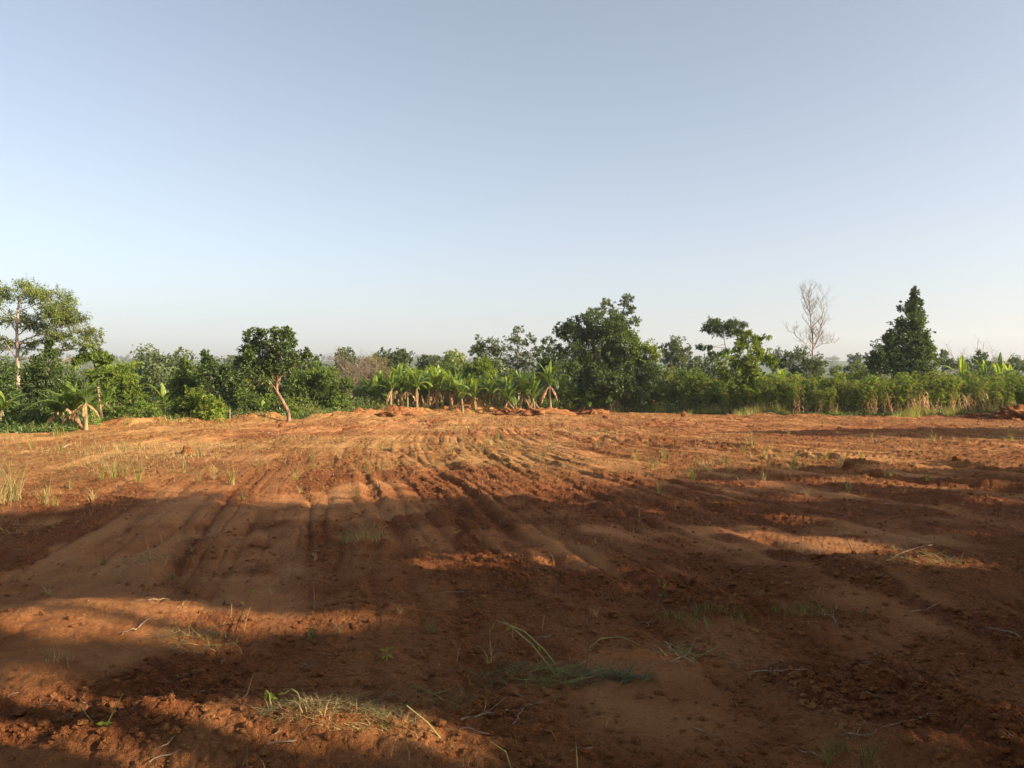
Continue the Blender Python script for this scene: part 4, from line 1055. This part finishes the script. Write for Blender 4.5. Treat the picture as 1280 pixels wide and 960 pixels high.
def stubble():
    rng = np.random.RandomState(31)
    n = 190000
    r = 3.3 * (60 / 3.3) ** (rng.rand(n) ** 0.72); a = rng.uniform(-0.68, 0.68, n)
    x = r * a; y = r; px = 640 + F * a
    row = HOR + F * (CAMZ / r + SLOPE)
    dn = smooth(0.50, 0.68, fbm(x * 0.33 + 5, y * 0.33, 151, 4))
    hot = np.zeros(n)
    for cx, cy, rx, ry, w in [(290, 575, 230, 26, 0.6), (600, 545, 330, 18, 0.6), (880, 580, 60, 20, 1.0), (1010, 575, 90, 14, .8), (60, 620, 110, 26, 0.5), (430, 590, 60, 40, 0.7), (460, 670, 45, 26, .6), (240, 800, 60, 30, .5),
                              (760, 830, 120, 26, .35), (560, 860, 140, 40, .3), (700, 790, 80, 40, .25), (1030, 760, 60, 20, .35), (5, 590, 25, 60, 1.0), (0, 640, 30, 30, .8), (180, 680, 90, 30, .3), (870, 765, 120, 25, .35)]:
        q = ((px - cx) / rx) ** 2 + ((row - cy) / ry) ** 2; hot = np.maximum(hot, w * np.exp(-q * q))
    p = 0.07 * dn + hot * (0.2 + dn) * np.where(row < 640, 1.0, 0.5) + 0.35 * smooth(12, 18, r) * dn
    keep = (rng.rand(n) < p) & (y < edge_dist(x, y) - 0.1)
    x, y, r = x[keep], y[keep], r[keep]; n = len(x)
    L = (0.03 + 0.17 * rng.rand(n) ** 2) * (0.7 + 0.5 * smooth(6, 25, r)); lean = 0.2 + 0.79 * rng.rand(n)
    V, Fq = blades(np.stack([x, y, H(x, y) - 0.004], 1), L, 0.003 + 0.003 * rng.rand(n) + 0.006 * smooth(10, 40, r), lean, rng)
    mi = np.repeat(np.where(rng.rand(n) < 0.75, 0, 1), 2)
    tag(link('stubble', mkmesh('stubble', V, Fq, [M['straw'], M['grass']], mi)), 'sparse dry grass stubble scattered over the scraped field', 'grass', kind='stuff')
    print('stubble', n)
stubble()

def ground_pt(px, py, up=0.0):
    x, y = G(px, py)
    return np.array([x, y, Hs(x, y) + up])

def stick(pts, r, label, bark='twig', lifts=None, name='stick', forks=0, group=None, end=0.5):
    """a twig lying on the soil along picture points"""
    rng = np.random.RandomState(int(pts[0][0] * 7 + pts[0][1]))
    P = [ground_pt(p[0], p[1], r + (lifts[i] if lifts else 0)) for i, p in enumerate(pts)]
    P = np.array(P); t = np.linspace(0, len(P) - 1, 4 * (len(P) - 1) + 1)
    Q = np.stack([np.interp(t, np.arange(len(P)), P[:, k]) for k in range(3)], 1)
    Q[1:-1] += (rng.rand(len(Q) - 2, 3) - 0.5) * r * 2.2
    o = Q.mean(0); o[2] = Hs(o[0], o[1])
    r *= 0.62 if r < 0.02 else 1
    g = Geo(); g.tube(Q, np.linspace(r, r * end, len(Q)), 6, 0, 0.35)
    for k in range(forks):
        a = Q[rng.randint(2, len(Q) - 1)]; e = a + np.array([rng.uniform(-.16, .16), rng.uniform(-.12, .12), rng.uniform(0.01, 0.07)])
        limb(g, a, e, r * 0.5, r * 0.2, 4, 0.1, 4, rng)
    ob = link(name, g.mesh(name, BARK[bark], True, o), None, tuple(o)); tag(ob, label, 'stick', group)
    return ob

stick([(152, 803), (168, 798), (190, 788)], 0.010, 'thick pale split stick on the sunlit soil at left', lifts=[0, 0.01, 0.03])
stick([(185, 764), (212, 757)], 0.009, 'short grey stick above the thick pale split stick at left')
stick([(249, 873), (276, 870)], 0.008, 'short whitish stick lying in shade left of the wilted seedling')
stick([(575, 905), (612, 893), (640, 885), (676, 877)], 0.010, 'long pale crooked branch lying on shaded soil at bottom centre', forks=3)
stick([(640, 912), (652, 893), (656, 882)], 0.005, 'thin forked twig under the long crooked branch at bottom centre')
stick([(940, 840), (975, 844), (1010, 842)], 0.009, 'bowed brown stick lying right of the uprooted weed')
stick([(866, 912), (902, 921)], 0.006, 'thin pale straight stick near the bottom edge right of centre')
stick([(1138, 770), (1158, 764), (1172, 760)], 0.011, 'short fat brown stick on the dark soil at right')
stick([(1148, 918), (1168, 911)], 0.010, 'stubby cream stick at the end of the root at bottom right')
stick([(1058, 930), (1085, 931), (1108, 922), (1145, 918)], 0.007, 'wavy pale root lying at bottom right', forks=2)
stick([(998, 940), (1015, 946), (1030, 952)], 0.006, 'short tan stick on the soil at the bottom edge right of centre')
stick([(1082, 866), (1106, 873)], 0.005, 'small curved twig on dark soil in the lower right')
stick([(832, 812), (848, 826), (880, 838)], 0.008, 'bright tan root stick crossing the uprooted weed', lifts=[0.05, 0.05, 0.0], forks=2)
stick([(838, 830), (862, 820), (870, 806)], 0.006, 'thin pale twig crossing under the bright root stick', lifts=[0.01, 0.03, 0.06])
stick([(1001, 776), (1030, 776)], 0.005, 'thin straight twig by the forked twig right of centre')
stick([(1032, 766), (1042, 772), (1048, 784)], 0.007, 'small forked grey twig on dark soil right of centre', forks=4)
stick([(1108, 720), (1132, 716), (1165, 706)], 0.010, 'bent pale stick leaning on the debris mound at right', lifts=[0.0, 0.05, 0.08], forks=2)
stick([(555, 742), (600, 738), (640, 730)], 0.005, 'long thin root lying in the middle of the shade')
stick([(186, 899), (212, 884), (222, 868)], 0.005, 'thin brown twig on shaded soil left of the short whitish stick', bark='darkroot', lifts=[0, .03, .05])
stick([(205, 858), (240, 842), (262, 832)], 0.006, 'dark crooked twig beside the flattened grass heap at left', bark='darkroot')
stick([(335, 543), (344, 543)], 0.03, 'short cream log in the sun near the leaning tree')
stick([(76, 560), (90, 558)], 0.03, 'pale broken branch lying in the sun at far left')
stick([(1212, 581), (1225, 583)], 0.02, 'whitish stick lying beside the long rut at right')
stick([(1105, 632), (1128, 634)], 0.014, 'bleached stick in the shade at right')
stick([(1232, 790), (1262, 798), (1278, 812)], 0.007, 'thin arched root near the right edge', lifts=[0, 0.02, 0], forks=1)
stick([(1150, 848), (1162, 872), (1166, 880)], 0.005, 'thin pale forked stem in the lower right', forks=3)

# scattered small litter: countable bits, copies of three shapes
_lit = []
for k in range(4):
    rng = np.random.RandomState(400 + k); g = Geo()
    t = np.linspace(-0.5, 0.5, 6); L = 0.06 + 0.025 * k
    Q = np.stack([t * L, 0.02 * np.sin(t * 5 + k) , 0.006 + 0.008 * (1 - 4 * t * t)], 1); g.tube(Q, np.full(6, 0.0016 + 0.0005 * k), 5, 0, 0.3)
    limb(g, Q[3], Q[3] + [0.03, 0.04 - 0.02 * k, 0.012], 0.002, 0.001, 4)
    _lit.append(g.mesh('litter_twig', BARK['twig'] if k == 1 else BARK['greybrown'], True))
rng = np.random.RandomState(77)
for k in range(75):
    px = rng.uniform(-20, 1300); py = 600 + 360 * rng.rand() ** 0.8
    x, y = G(px, py); o = link('litter_twig', _lit[k % 4], None, (x, y, Hs(x, y)))
    o.rotation_euler = (rng.uniform(-.1, .1), rng.uniform(-.1, .1), rng.rand() * 6.28); s = rng.uniform(0.5, 1.5); o.scale = (s, s, s)
    tag(o, 'small dry twig scattered on the red soil of the field', 'twig', 'small twigs scattered over the soil')

def heap(name, label, px, py, wpx, n, mats, L0=0.16, hgt=0.05, lean=0.95, wd=0.005, cat='grass', aspect=0.6, seed=1, stems=0):
    rng = np.random.RandomState(seed); n = int(n * (0.5 if lean > 0.6 else 1)); wd *= 0.8; lean = min(0.985, lean + 0.05) if lean > 0.6 else lean
    cx, cy = G(px, py); rw = wpx * cy / F / 2
    a = rng.rand(n) * 6.28; r = np.sqrt(rng.rand(n)) * rw
    x = cx + np.cos(a) * r; y = cy + np.sin(a) * r * aspect
    cl = fbm(x * 9, y * 9, seed + 60, 2); z = H(x, y) + rng.rand(n) * hgt * (1 - (r / rw) ** 2)
    kp = cl > 0.36; x, y, z = x[kp], y[kp], z[kp]; n = len(x)
    V, Fq = blades(np.stack([x, y, z], 1), L0 * (0.4 + rng.rand(n)), wd * (0.6 + 0.8 * rng.rand(n)), np.clip(lean + rng.normal(size=n) * 0.12, 0.1, 0.998), rng, 3, lean > 0.8)
    o = np.array([cx, cy, Hs(cx, cy)]); g = Geo()
    g.add(V, Fq); g.M = [np.repeat(rng.choice(len(mats), n, p=None), 3)]
    root = empty(name, tuple(o), label, cat)
    link('blades', g.mesh('blades', [M[m] for m in mats], False, o), root)
    if stems:
        g = Geo()
        for k in range(stems):
            a = rng.rand() * 6.28; L = L0 * (0.8 + 1.1 * rng.rand()); p = np.array([cx + math.cos(a) * rw * .3, cy + math.sin(a) * rw * .2, 0]); p[2] = Hs(p[0], p[1]) + 0.01
            b = rng.choice([0, 3.14]) + rng.normal() * 0.7; e = p + np.array([math.cos(b) * L, math.sin(b) * L * 0.5, L * rng.uniform(0.05, 0.55)])
            limb(g, p, e, 0.0024, 0.0012, 4, 0.2, 6, rng)
        link('stem', g.mesh('stem', BARK['greenstalk'], True, o), root)
    return root
heap('grass_heap', 'sunlit heap of yellowing cut grass at the bottom left of centre', 425, 912, 200, 2200, ['straw', 'grass', 'straw'], 0.09, 0.05, seed=2, aspect=0.35)
heap('grass_heap', 'flattened dry grass heap at the edge of the sun streak at left', 240, 808, 110, 900, ['straw', 'weed', 'rust'], 0.12, 0.05, seed=3, stems=5, aspect=0.7)
heap('weed_heap', 'big pile of uprooted weeds with long arching stems at centre right', 690, 845, 210, 1500, ['weed', 'rust', 'rust', 'grass'], 0.12, 0.06, seed=4, stems=26, aspect=0.35, cat='weed')
heap('weed_heap', 'uprooted weed with tangled roots right of the reed bundle', 860, 820, 90, 420, ['weed', 'rust', 'straw'], 0.12, 0.09, 0.8, seed=5, stems=6, cat='weed')
heap('reed_bundle', 'small bundle of blue-green reed leaves lying on shaded soil', 785, 847, 75, 160, ['weed', 'weed'], 0.2, 0.04, 0.97, 0.009, seed=6, aspect=0.25, cat='reeds')
heap('weed_heap', 'low tangle of trodden weeds left of the big uprooted weed pile', 530, 878, 170, 420, ['weed', 'rust', 'grass'], 0.10, 0.03, seed=7, aspect=0.5, stems=4, cat='weed')
heap('weed_heap', 'dead stems and grass caught on the debris mound at right', 1155, 722, 110, 360, ['rust', 'straw', 'weed'], 0.2, 0.08, 0.85, seed=8, stems=6, cat='weed')
heap('weed_heap', 'dark weed tuft at the bottom edge right of centre', 1062, 956, 70, 260, ['weed', 'weed', 'rust'], 0.10, 0.05, 0.6, seed=9, cat='weed')
heap('weed_clump', 'half-buried grassy weed clump in the shade left of centre', 452, 676, 62, 260, ['weed', 'straw', 'grass'], 0.22, 0.05, 0.7, seed=10, stems=4, aspect=1.0, cat='weed')
heap('weed_clump', 'sprawling dead weed in the shade at left', 185, 700, 60, 160, ['rust', 'straw'], 0.2, 0.03, 0.9, seed=11, stems=5, aspect=1.0, cat='weed')
heap('weed_clump', 'small dried plant with a root clod near the left edge', 75, 833, 36, 140, ['straw', 'rust'], 0.09, 0.05, 0.7, seed=12, cat='weed')
heap('grass_clump', 'tall straw-coloured grass at the left edge of the field', 0, 628, 38, 260, ['straw', 'grass', 'straw'], 0.62, 0.02, 0.45, 0.009, seed=13, aspect=1.6)
heap('weed_clump', 'low green weeds in the shade right of the uprooted weeds', 880, 775, 120, 260, ['weed', 'grass'], 0.10, 0.02, 0.5, seed=14, cat='weed')
heap('weed_clump', 'low green weeds beside the forked grey twig', 1000, 765, 90, 200, ['weed', 'grass'], 0.09, 0.02, 0.5, seed=15, cat='weed')

# grass tufts standing on the field
def tuft(seed, n, mats, L):
    rng = np.random.RandomState(seed); a = rng.rand(n) * 6.28; r = rng.rand(n) * 0.05
    V, Fq = blades(np.stack([np.cos(a) * r, np.sin(a) * r, np.full(n, -0.01)], 1), L * (0.4 + 0.6 * rng.rand(n)), 0.007 * (0.6 + 0.8 * rng.rand(n)), 0.15 + 0.75 * rng.rand(n), rng, 3)
    return mkmesh('grass_tuft', V, Fq, [M[m] for m in mats], np.repeat(rng.randint(0, len(mats), n), 3))
TU = [tuft(1, 40, ['straw', 'grass'], 0.34), tuft(2, 30, ['straw', 'straw', 'lime'], 0.42), tuft(3, 22, ['straw'], 0.3), tuft(4, 26, ['grass', 'weed'], 0.22)]
rng = np.random.RandomState(55)
spots = []
for cx, cy, rx, ry, n_ in [(880, 583, 60, 16, 16), (985, 580, 30, 10, 8), (1045, 580, 35, 10, 7), (1160, 552, 35, 7, 4), (1250, 552, 22, 8, 4), (925, 563, 40, 8, 6), (735, 565, 120, 14, 12), (250, 590, 200, 26, 24), (430, 580, 40, 30, 10),
                           (75, 625, 40, 14, 4), (620, 550, 200, 14, 16), (1010, 545, 100, 8, 6), (130, 560, 90, 10, 8), (1060, 610, 160, 14, 8)]:
    for q in range(n_): spots.append((cx + rng.normal() * rx * .6, cy + rng.normal() * ry * .6, 'far'))
for px, py in [(470, 660), (612, 830), (130, 700), (150, 665), (215, 715), (395, 700), (830, 745), (745, 770), (1080, 770), (1120, 690), (820, 690), (1000, 690), (600, 760), (340, 745), (540, 795), (425, 800), (390, 800), (500, 775), (280, 760), (60, 745)]:
    spots.append((px, py, 'near'))
for i, (px, py, w) in enumerate(spots):
    x, y = G(px, py)
    if y > float(edge_dist(np.array([x]), np.array([y]))[0]) - 1 or y < 0: continue
    o = link('grass_tuft', TU[(i % 3) if w == 'far' else 2 + i % 2], None, (x, y, Hs(x, y)))
    s = rng.uniform(0.7, 1.3) * (1.0 if w == 'far' else 0.55); o.scale = (s, s, s); o.rotation_euler = (0, 0, rng.rand() * 6.28)
    if w == 'far': tag(o, 'dry grass tuft standing in the sunny far half of the field', 'grass tuft', 'grass tufts in the sunny half of the field')
    else: tag(o, 'short sparse grass sprout growing in the shaded near half of the field', 'grass tuft', 'grass sprouts in the shaded half of the field')

def stalk(pts, label, r=0.0045, mat='greenstalk', leaves=(), name='weed_stalk', d=None):
    """a thin stalk standing in the soil; picture points from the foot upwards at the foot's distance"""
    x, y = G(*pts[0]); o = np.array([x, y, Hs(x, y)])
    P = [o - [0, 0, 0.02]] + [W(px, py, y) for px, py in pts[1:]]
    rng = np.random.RandomState(int(pts[0][0]))
    P = np.array(P); P[1:, 1] += np.cumsum((rng.rand(len(P) - 1) - 0.5) * 0.03)
    t = np.linspace(0, len(P) - 1, 3 * (len(P) - 1) + 1)
    Q = np.stack([np.interp(t, np.arange(len(P)), P[:, k]) for k in range(3)], 1)
    g = Geo(); g.tube(Q, np.linspace(r, r * 0.45, len(Q)), 5, 0, 0.15)
    root = empty(name, tuple(o), label, 'weed')
    link('stem', g.mesh('stem', BARK[mat], True, o), root)
    if leaves:
        g = Geo(); n = len(leaves); LP = np.array([W(a, b, y) for a, b, _, _, _ in leaves])
        D = np.array([[dx, 0.15, dz] for _, _, dx, dz, _ in leaves], float); L = np.array([l for *_, l in leaves])
        for s_ in range(1):
            V, Fq = leaf_quads(LP, D, np.array([[0.3, -0.8, 0.5]] * n), L, L * 0.38, 0.12); g.add(V, Fq)
        link('leaf', g.mesh('leaf', M['lime'], False, o), root)
    return root
stalk([(121, 914), (112, 895), (94, 870)], 'left one of two crossing yellow-green stalks at bottom left', 0.004)
stalk([(128, 930), (138, 895), (153, 867)], 'right one of two crossing yellow-green stalks at bottom left', 0.0045, leaves=[(120, 905, 1, 0.05, 0.05), (128, 905, 1, 0.12, 0.05)])
stalk([(338, 905), (340, 885), (337, 866), (333, 862)], 'wilted seedling with drooping pale leaves at bottom left', 0.006,
      leaves=[(336, 862, -0.5, -0.6, 0.05), (338, 864, 0.2, -1, 0.06), (334, 866, -0.3, -1, 0.05), (340, 880, 0.4, -1, 0.045), (337, 890, -1, -0.3, 0.05), (340, 872, 0.9, -0.2, 0.03)])
stalk([(379, 904), (378, 885), (372, 866), (364, 861), (354, 868)], 'hooked wilted stalk right of the wilted seedling', 0.006, leaves=[(356, 866, -1, -0.3, 0.04), (378, 890, 0.5, -.9, .04), (374, 870, .4, -.9, .04)])
stalk([(289, 806), (296, 782), (305, 758), (316, 734)], 'tall thin dark stalk standing in shade left of the sun streak', 0.0045, 'darkroot', leaves=[(306, 756, -0.7, 0.6, 0.04), (312, 742, 0.6, 0.7, 0.04), (300, 770, .5, .7, .03)])
stalk([(305, 792), (308, 775), (313, 758)], 'pale thin stalk right of the tall thin dark stalk', 0.003)
stalk([(297, 892), (308, 868), (318, 838)], 'thin straight straw stem leaning right below the sun streak', 0.003, 'twig')
stalk([(86, 838), (85, 822), (86, 808)], 'upright straw stem near the left edge', 0.004, 'twig')
stalk([(98, 752), (94, 735), (90, 726)], 'thin bent straw stem in the shade near the left edge', 0.004, 'twig')
stalk([(288, 775), (289, 765), (289, 755)], 'very short straw stem by the left sun streak', 0.004, 'twig')
stalk([(392, 762), (393, 745), (391, 733)], 'upright dry stem above the right end of the sun streak', 0.006, 'twig')
stalk([(614, 830), (613, 808), (612, 786)], 'upright tan stem at the left of the big weed pile', 0.006, 'twig')
stalk([(705, 838), (680, 812), (655, 790), (620, 776), (614, 788)], 'long arching green stem curving over the weed pile to the left', 0.005, leaves=[(640, 782, -.6, -.5, .05), (672, 806, .4, -.8, .05)])
stalk([(700, 842), (665, 805), (630, 775)], 'long straight green stem lying over the weed pile', 0.0055)
stalk([(730, 846), (735, 815), (737, 780), (733, 745)], 'tall thin dark stem rising from the weed pile', 0.0035, 'darkroot')
stalk([(705, 790), (706, 765), (705, 738)], 'thin dark stem behind the weed pile', 0.003, 'darkroot')
stalk([(728, 815), (750, 797), (778, 796), (800, 805)], 'low arching stem at the right of the weed pile', 0.0035)
stalk([(556, 928), (535, 905), (508, 882)], 'yellow-green stem leaning left at bottom centre', 0.0045)
stalk([(510, 962), (512, 945), (509, 930)], 'straw stem rising from the bottom edge left of centre', 0.004, 'twig')
stalk([(644, 962), (632, 940), (613, 926)], 'curved yellow stem at the bottom edge of the picture', 0.0045)
stalk([(600, 968), (596, 950), (590, 938)], 'short stem at the bottom edge left of the curved yellow stem', 0.003, 'twig')
stalk([(345, 938), (360, 958), (366, 966)], 'pale stem lying over the bottom edge left of centre', 0.004)
stalk([(825, 755), (828, 735), (824, 720)], 'leafy thin weed standing by the small sun patch right of centre', 0.004, 'darkroot', leaves=[(828, 735, .6, .6, .05), (826, 728, -.6, .6, .05), (828, 745, -.8, .3, .04)])
stalk([(797, 752), (795, 735), (790, 715)], 'thin bare weed left of the leafy thin weed', 0.003, 'darkroot')
stalk([(1160, 910), (1159, 935), (1156, 905)], 'tiny stem among roots at bottom right', 0.003, 'twig')
stalk([(483, 828), (484, 818), (482, 810)], 'small green seedling with round leaves in the centre shade', 0.004, leaves=[(483, 814, -.8, .2, .05), (484, 812, .8, .3, .05), (484, 818, .7, -.4, .045), (482, 820, -.6, -.5, .04)])
stalk([(812, 668), (800, 650), (797, 618)], 'tall wispy dry stem on the shade border right of centre', 0.006, 'twig')
stalk([(1068, 700), (1062, 680), (1050, 655)], 'thin dry stem in the shade right of centre', 0.004, 'twig')

# stakes and stumps at the field edge
def stake(px, py, top, d, label):
    s = d / F; x = (px - 640) * s; z = Hs(x, d); h = W(px, top, d)[2] - z
    g = Geo(); g.tube([(0, 0, -0.15), (0.01, 0, h * .5), (0.0, 0.01, h - 0.04), (0, 0.01, h)], [0.045, 0.042, 0.04, 0.018], 8, 0, 0.2)
    tag(link('stake', g.mesh('stake', BARK['twig'], True), None, (x, d, z)), label, 'stake')
heap('weed_clump', 'weeds trailing over the dark soil heap at the right edge', 1262, 514, 60, 500, ['weed', 'grass', 'mid'], 0.3, 0.4, 0.7, 0.02, seed=16, cat='weed')
stake(287, 527, 511, 44.3, 'pale wooden stake standing left of the leaning tree')
stake(334, 522, 514, 46.0, 'short pale stake just left of the leaning trunk')

def lump_thing(name, label, cat, px, py, rx, rz, seed, mat, ry=None, rough=0.5):
    x, y = G(px, py); z = Hs(x, y); ry = ry or rx
    import bmesh
    bm = bmesh.new(); bmesh.ops.create_icosphere(bm, subdivisions=5, radius=1)
    me = bpy.data.meshes.new(name); bm.to_mesh(me); bm.free()
    co = np.zeros(len(me.vertices) * 3, dtype=np.float32); me.vertices.foreach_get('co', co); V = co.reshape(-1, 3).astype(float)
    from mathutils import noise as mn
    off = Vector((seed * 3.7, seed * 1.3, 0)); sc = np.array([rx, ry, rz]) / max(min(rx, ry), 1e-3)
    nz = np.array([mn.fractal(Vector(tuple(q * sc * 1.3)) + off, 0.7, 2.0, 5) for q in V])
    nz2 = np.array([abs(mn.noise(Vector(tuple(q * sc * 5.0)) + off)) + 0.8 * abs(mn.noise(Vector(tuple(q * sc * 11.0)) + off)) for q in V])
    V *= (0.85 + 0.45 * rough * nz + 0.34 * rough * (nz2 - 0.45))[:, None]
    V *= [rx, ry, rz]
    me.vertices.foreach_set('co', V.astype(np.float32).ravel()); me.materials.append(mat)
    me.polygons.foreach_set('use_smooth', np.ones(len(me.polygons), dtype=bool)); me.update()
    return tag(link(name, me, None, (x, y, z)), label, cat)
lump_thing('soil_heap', 'largest rough heap of bulldozed red soil left of the huge tree', 'soil heap', 676, 519, 2.4, 0.6, 3, SOILH, 1.3, 0.7)
lump_thing('soil_heap', 'broken red soil heap left beside the largest heap', 'soil heap', 640, 518, 1.5, 0.62, 4, SOILH, 1.1, 0.8)
lump_thing('soil_heap', 'low red soil heap in front of the first bananas', 'soil heap', 500, 520, 1.6, 0.45, 5, SOILH, 0.9, 0.7)
lump_thing('soil_heap', 'dark soil heap with weeds rising at the right edge of the field', 'soil heap', 1282, 524, 2.4, 0.8, 6, SOILH, 1.6, 1.1)
lump_thing('soil_heap', 'low dark soil heap left of the one at the right edge', 'soil heap', 1225, 523, 1.3, 0.32, 16, SOILH, 0.8, 0.7)
lump_thing('soil_heap', 'narrow red soil heap in front of the huge tree', 'soil heap', 742, 518, 1.1, 0.42, 7, SOILH, 0.7, 0.7)
lump_thing('soil_clump', 'upright red clump of earth at the edge right of the huge tree', 'soil clump', 855, 521, 0.24, 0.42, 8, SOILH)
lump_thing('soil_clump', 'low ragged earth clump in the field below the huge tree', 'soil clump', 820, 526, 0.30, 0.20, 9, SOILH)
lump_thing('soil_clump', 'small red earth clump directly below the trunk of the huge tree', 'soil clump', 758, 523, 0.26, 0.24, 10, SOILH)
lump_thing('soil_clump', 'squat red clod sitting on the sunny soil at left', 'soil clump', 234, 567, 0.17, 0.24, 11, SOILH)
lump_thing('soil_clump', 'dark clod at the foot of the leaning tree', 'soil clump', 353, 532, 0.22, 0.2, 12, SOILH)
lump_thing('soil_clump', 'knobbly clod beside the long rut at right', 'soil clump', 1197, 577, 0.16, 0.16, 13, SOILH)
lump_thing('soil_clump', 'clod standing on the rim of the rut right of centre', 'soil clump', 1060, 586, 0.14, 0.2, 14, SOILH)

# ------------------------------------------------------------------ air, sky, sun, camera
def haze():
    x0, x1, y0, y1, z0, z1 = -1900, 1900, -150, 2400, -12, 130
    V = [(x, y, z) for z in (z0, z1) for y in (y0, y1) for x in (x0, x1)]
    Fq = [(0, 2, 3, 1), (4, 5, 7, 6), (0, 1, 5, 4), (2, 6, 7, 3), (0, 4, 6, 2), (1, 3, 7, 5)]
    m, nt, out = new_mat('haze'); v = nt.nodes.new('ShaderNodeVolumePrincipled')
    v.inputs['Density'].default_value = 0.00030; v.inputs['Color'].default_value = (0.88, 0.92, 1, 1); v.inputs['Anisotropy'].default_value = 0.2
    nt.links.new(v.outputs[0], out.inputs['Volume'])
    tag(link('haze', mkmesh('haze', V, Fq, m)), 'thin hot-season haze over the far country', 'haze', kind='stuff')
import os
haze()

w = bpy.data.worlds.new('World'); scene.world = w; w.use_nodes = True
nt = w.node_tree; bg = nt.nodes['Background']
sky = nt.nodes.new('ShaderNodeTexSky'); sky.sky_type = 'NISHITA'; sky.sun_disc = False
sky.sun_elevation = EL; sky.sun_rotation = AZ; sky.altitude = 1100; sky.air_density = 1.0; sky.dust_density = 5.0; sky.ozone_density = 1.0
hs = nt.nodes.new('ShaderNodeHueSaturation'); hs.inputs['Saturation'].default_value = 0.68
nt.links.new(sky.outputs[0], hs.inputs['Color']); nt.links.new(hs.outputs[0], bg.inputs[0]); bg.inputs[1].default_value = 0.092

sl = bpy.data.lights.new('sun', 'SUN'); sl.energy = 5.0; sl.angle = math.radians(0.55); sl.color = (1.0, 0.83, 0.62)
so = bpy.data.objects.new('sun', sl); COL.objects.link(so)
so.rotation_euler = Vector(tuple(-SUN)).to_track_quat('-Z', 'Y').to_euler(); so.location = (30, -8, 30)

cam = bpy.data.cameras.new('camera'); cam.sensor_width = 36; cam.lens = F / 1280 * 36; cam.clip_end = 9000; cam.clip_start = 0.05
co = bpy.data.objects.new('camera', cam); COL.objects.link(co)
co.location = (0, 0, CAMZ); co.rotation_euler = (math.pi / 2 - PITCH, 0, 0); scene.camera = co
scene.view_settings.view_transform = 'Standard'; scene.view_settings.look = 'None'
scene.view_settings.exposure = 1.25; scene.view_settings.gamma = 1.0
scene.cycles.max_bounces = 6; scene.cycles.diffuse_bounces = 3; scene.cycles.volume_bounces = 0
scene.cycles.use_denoising = True
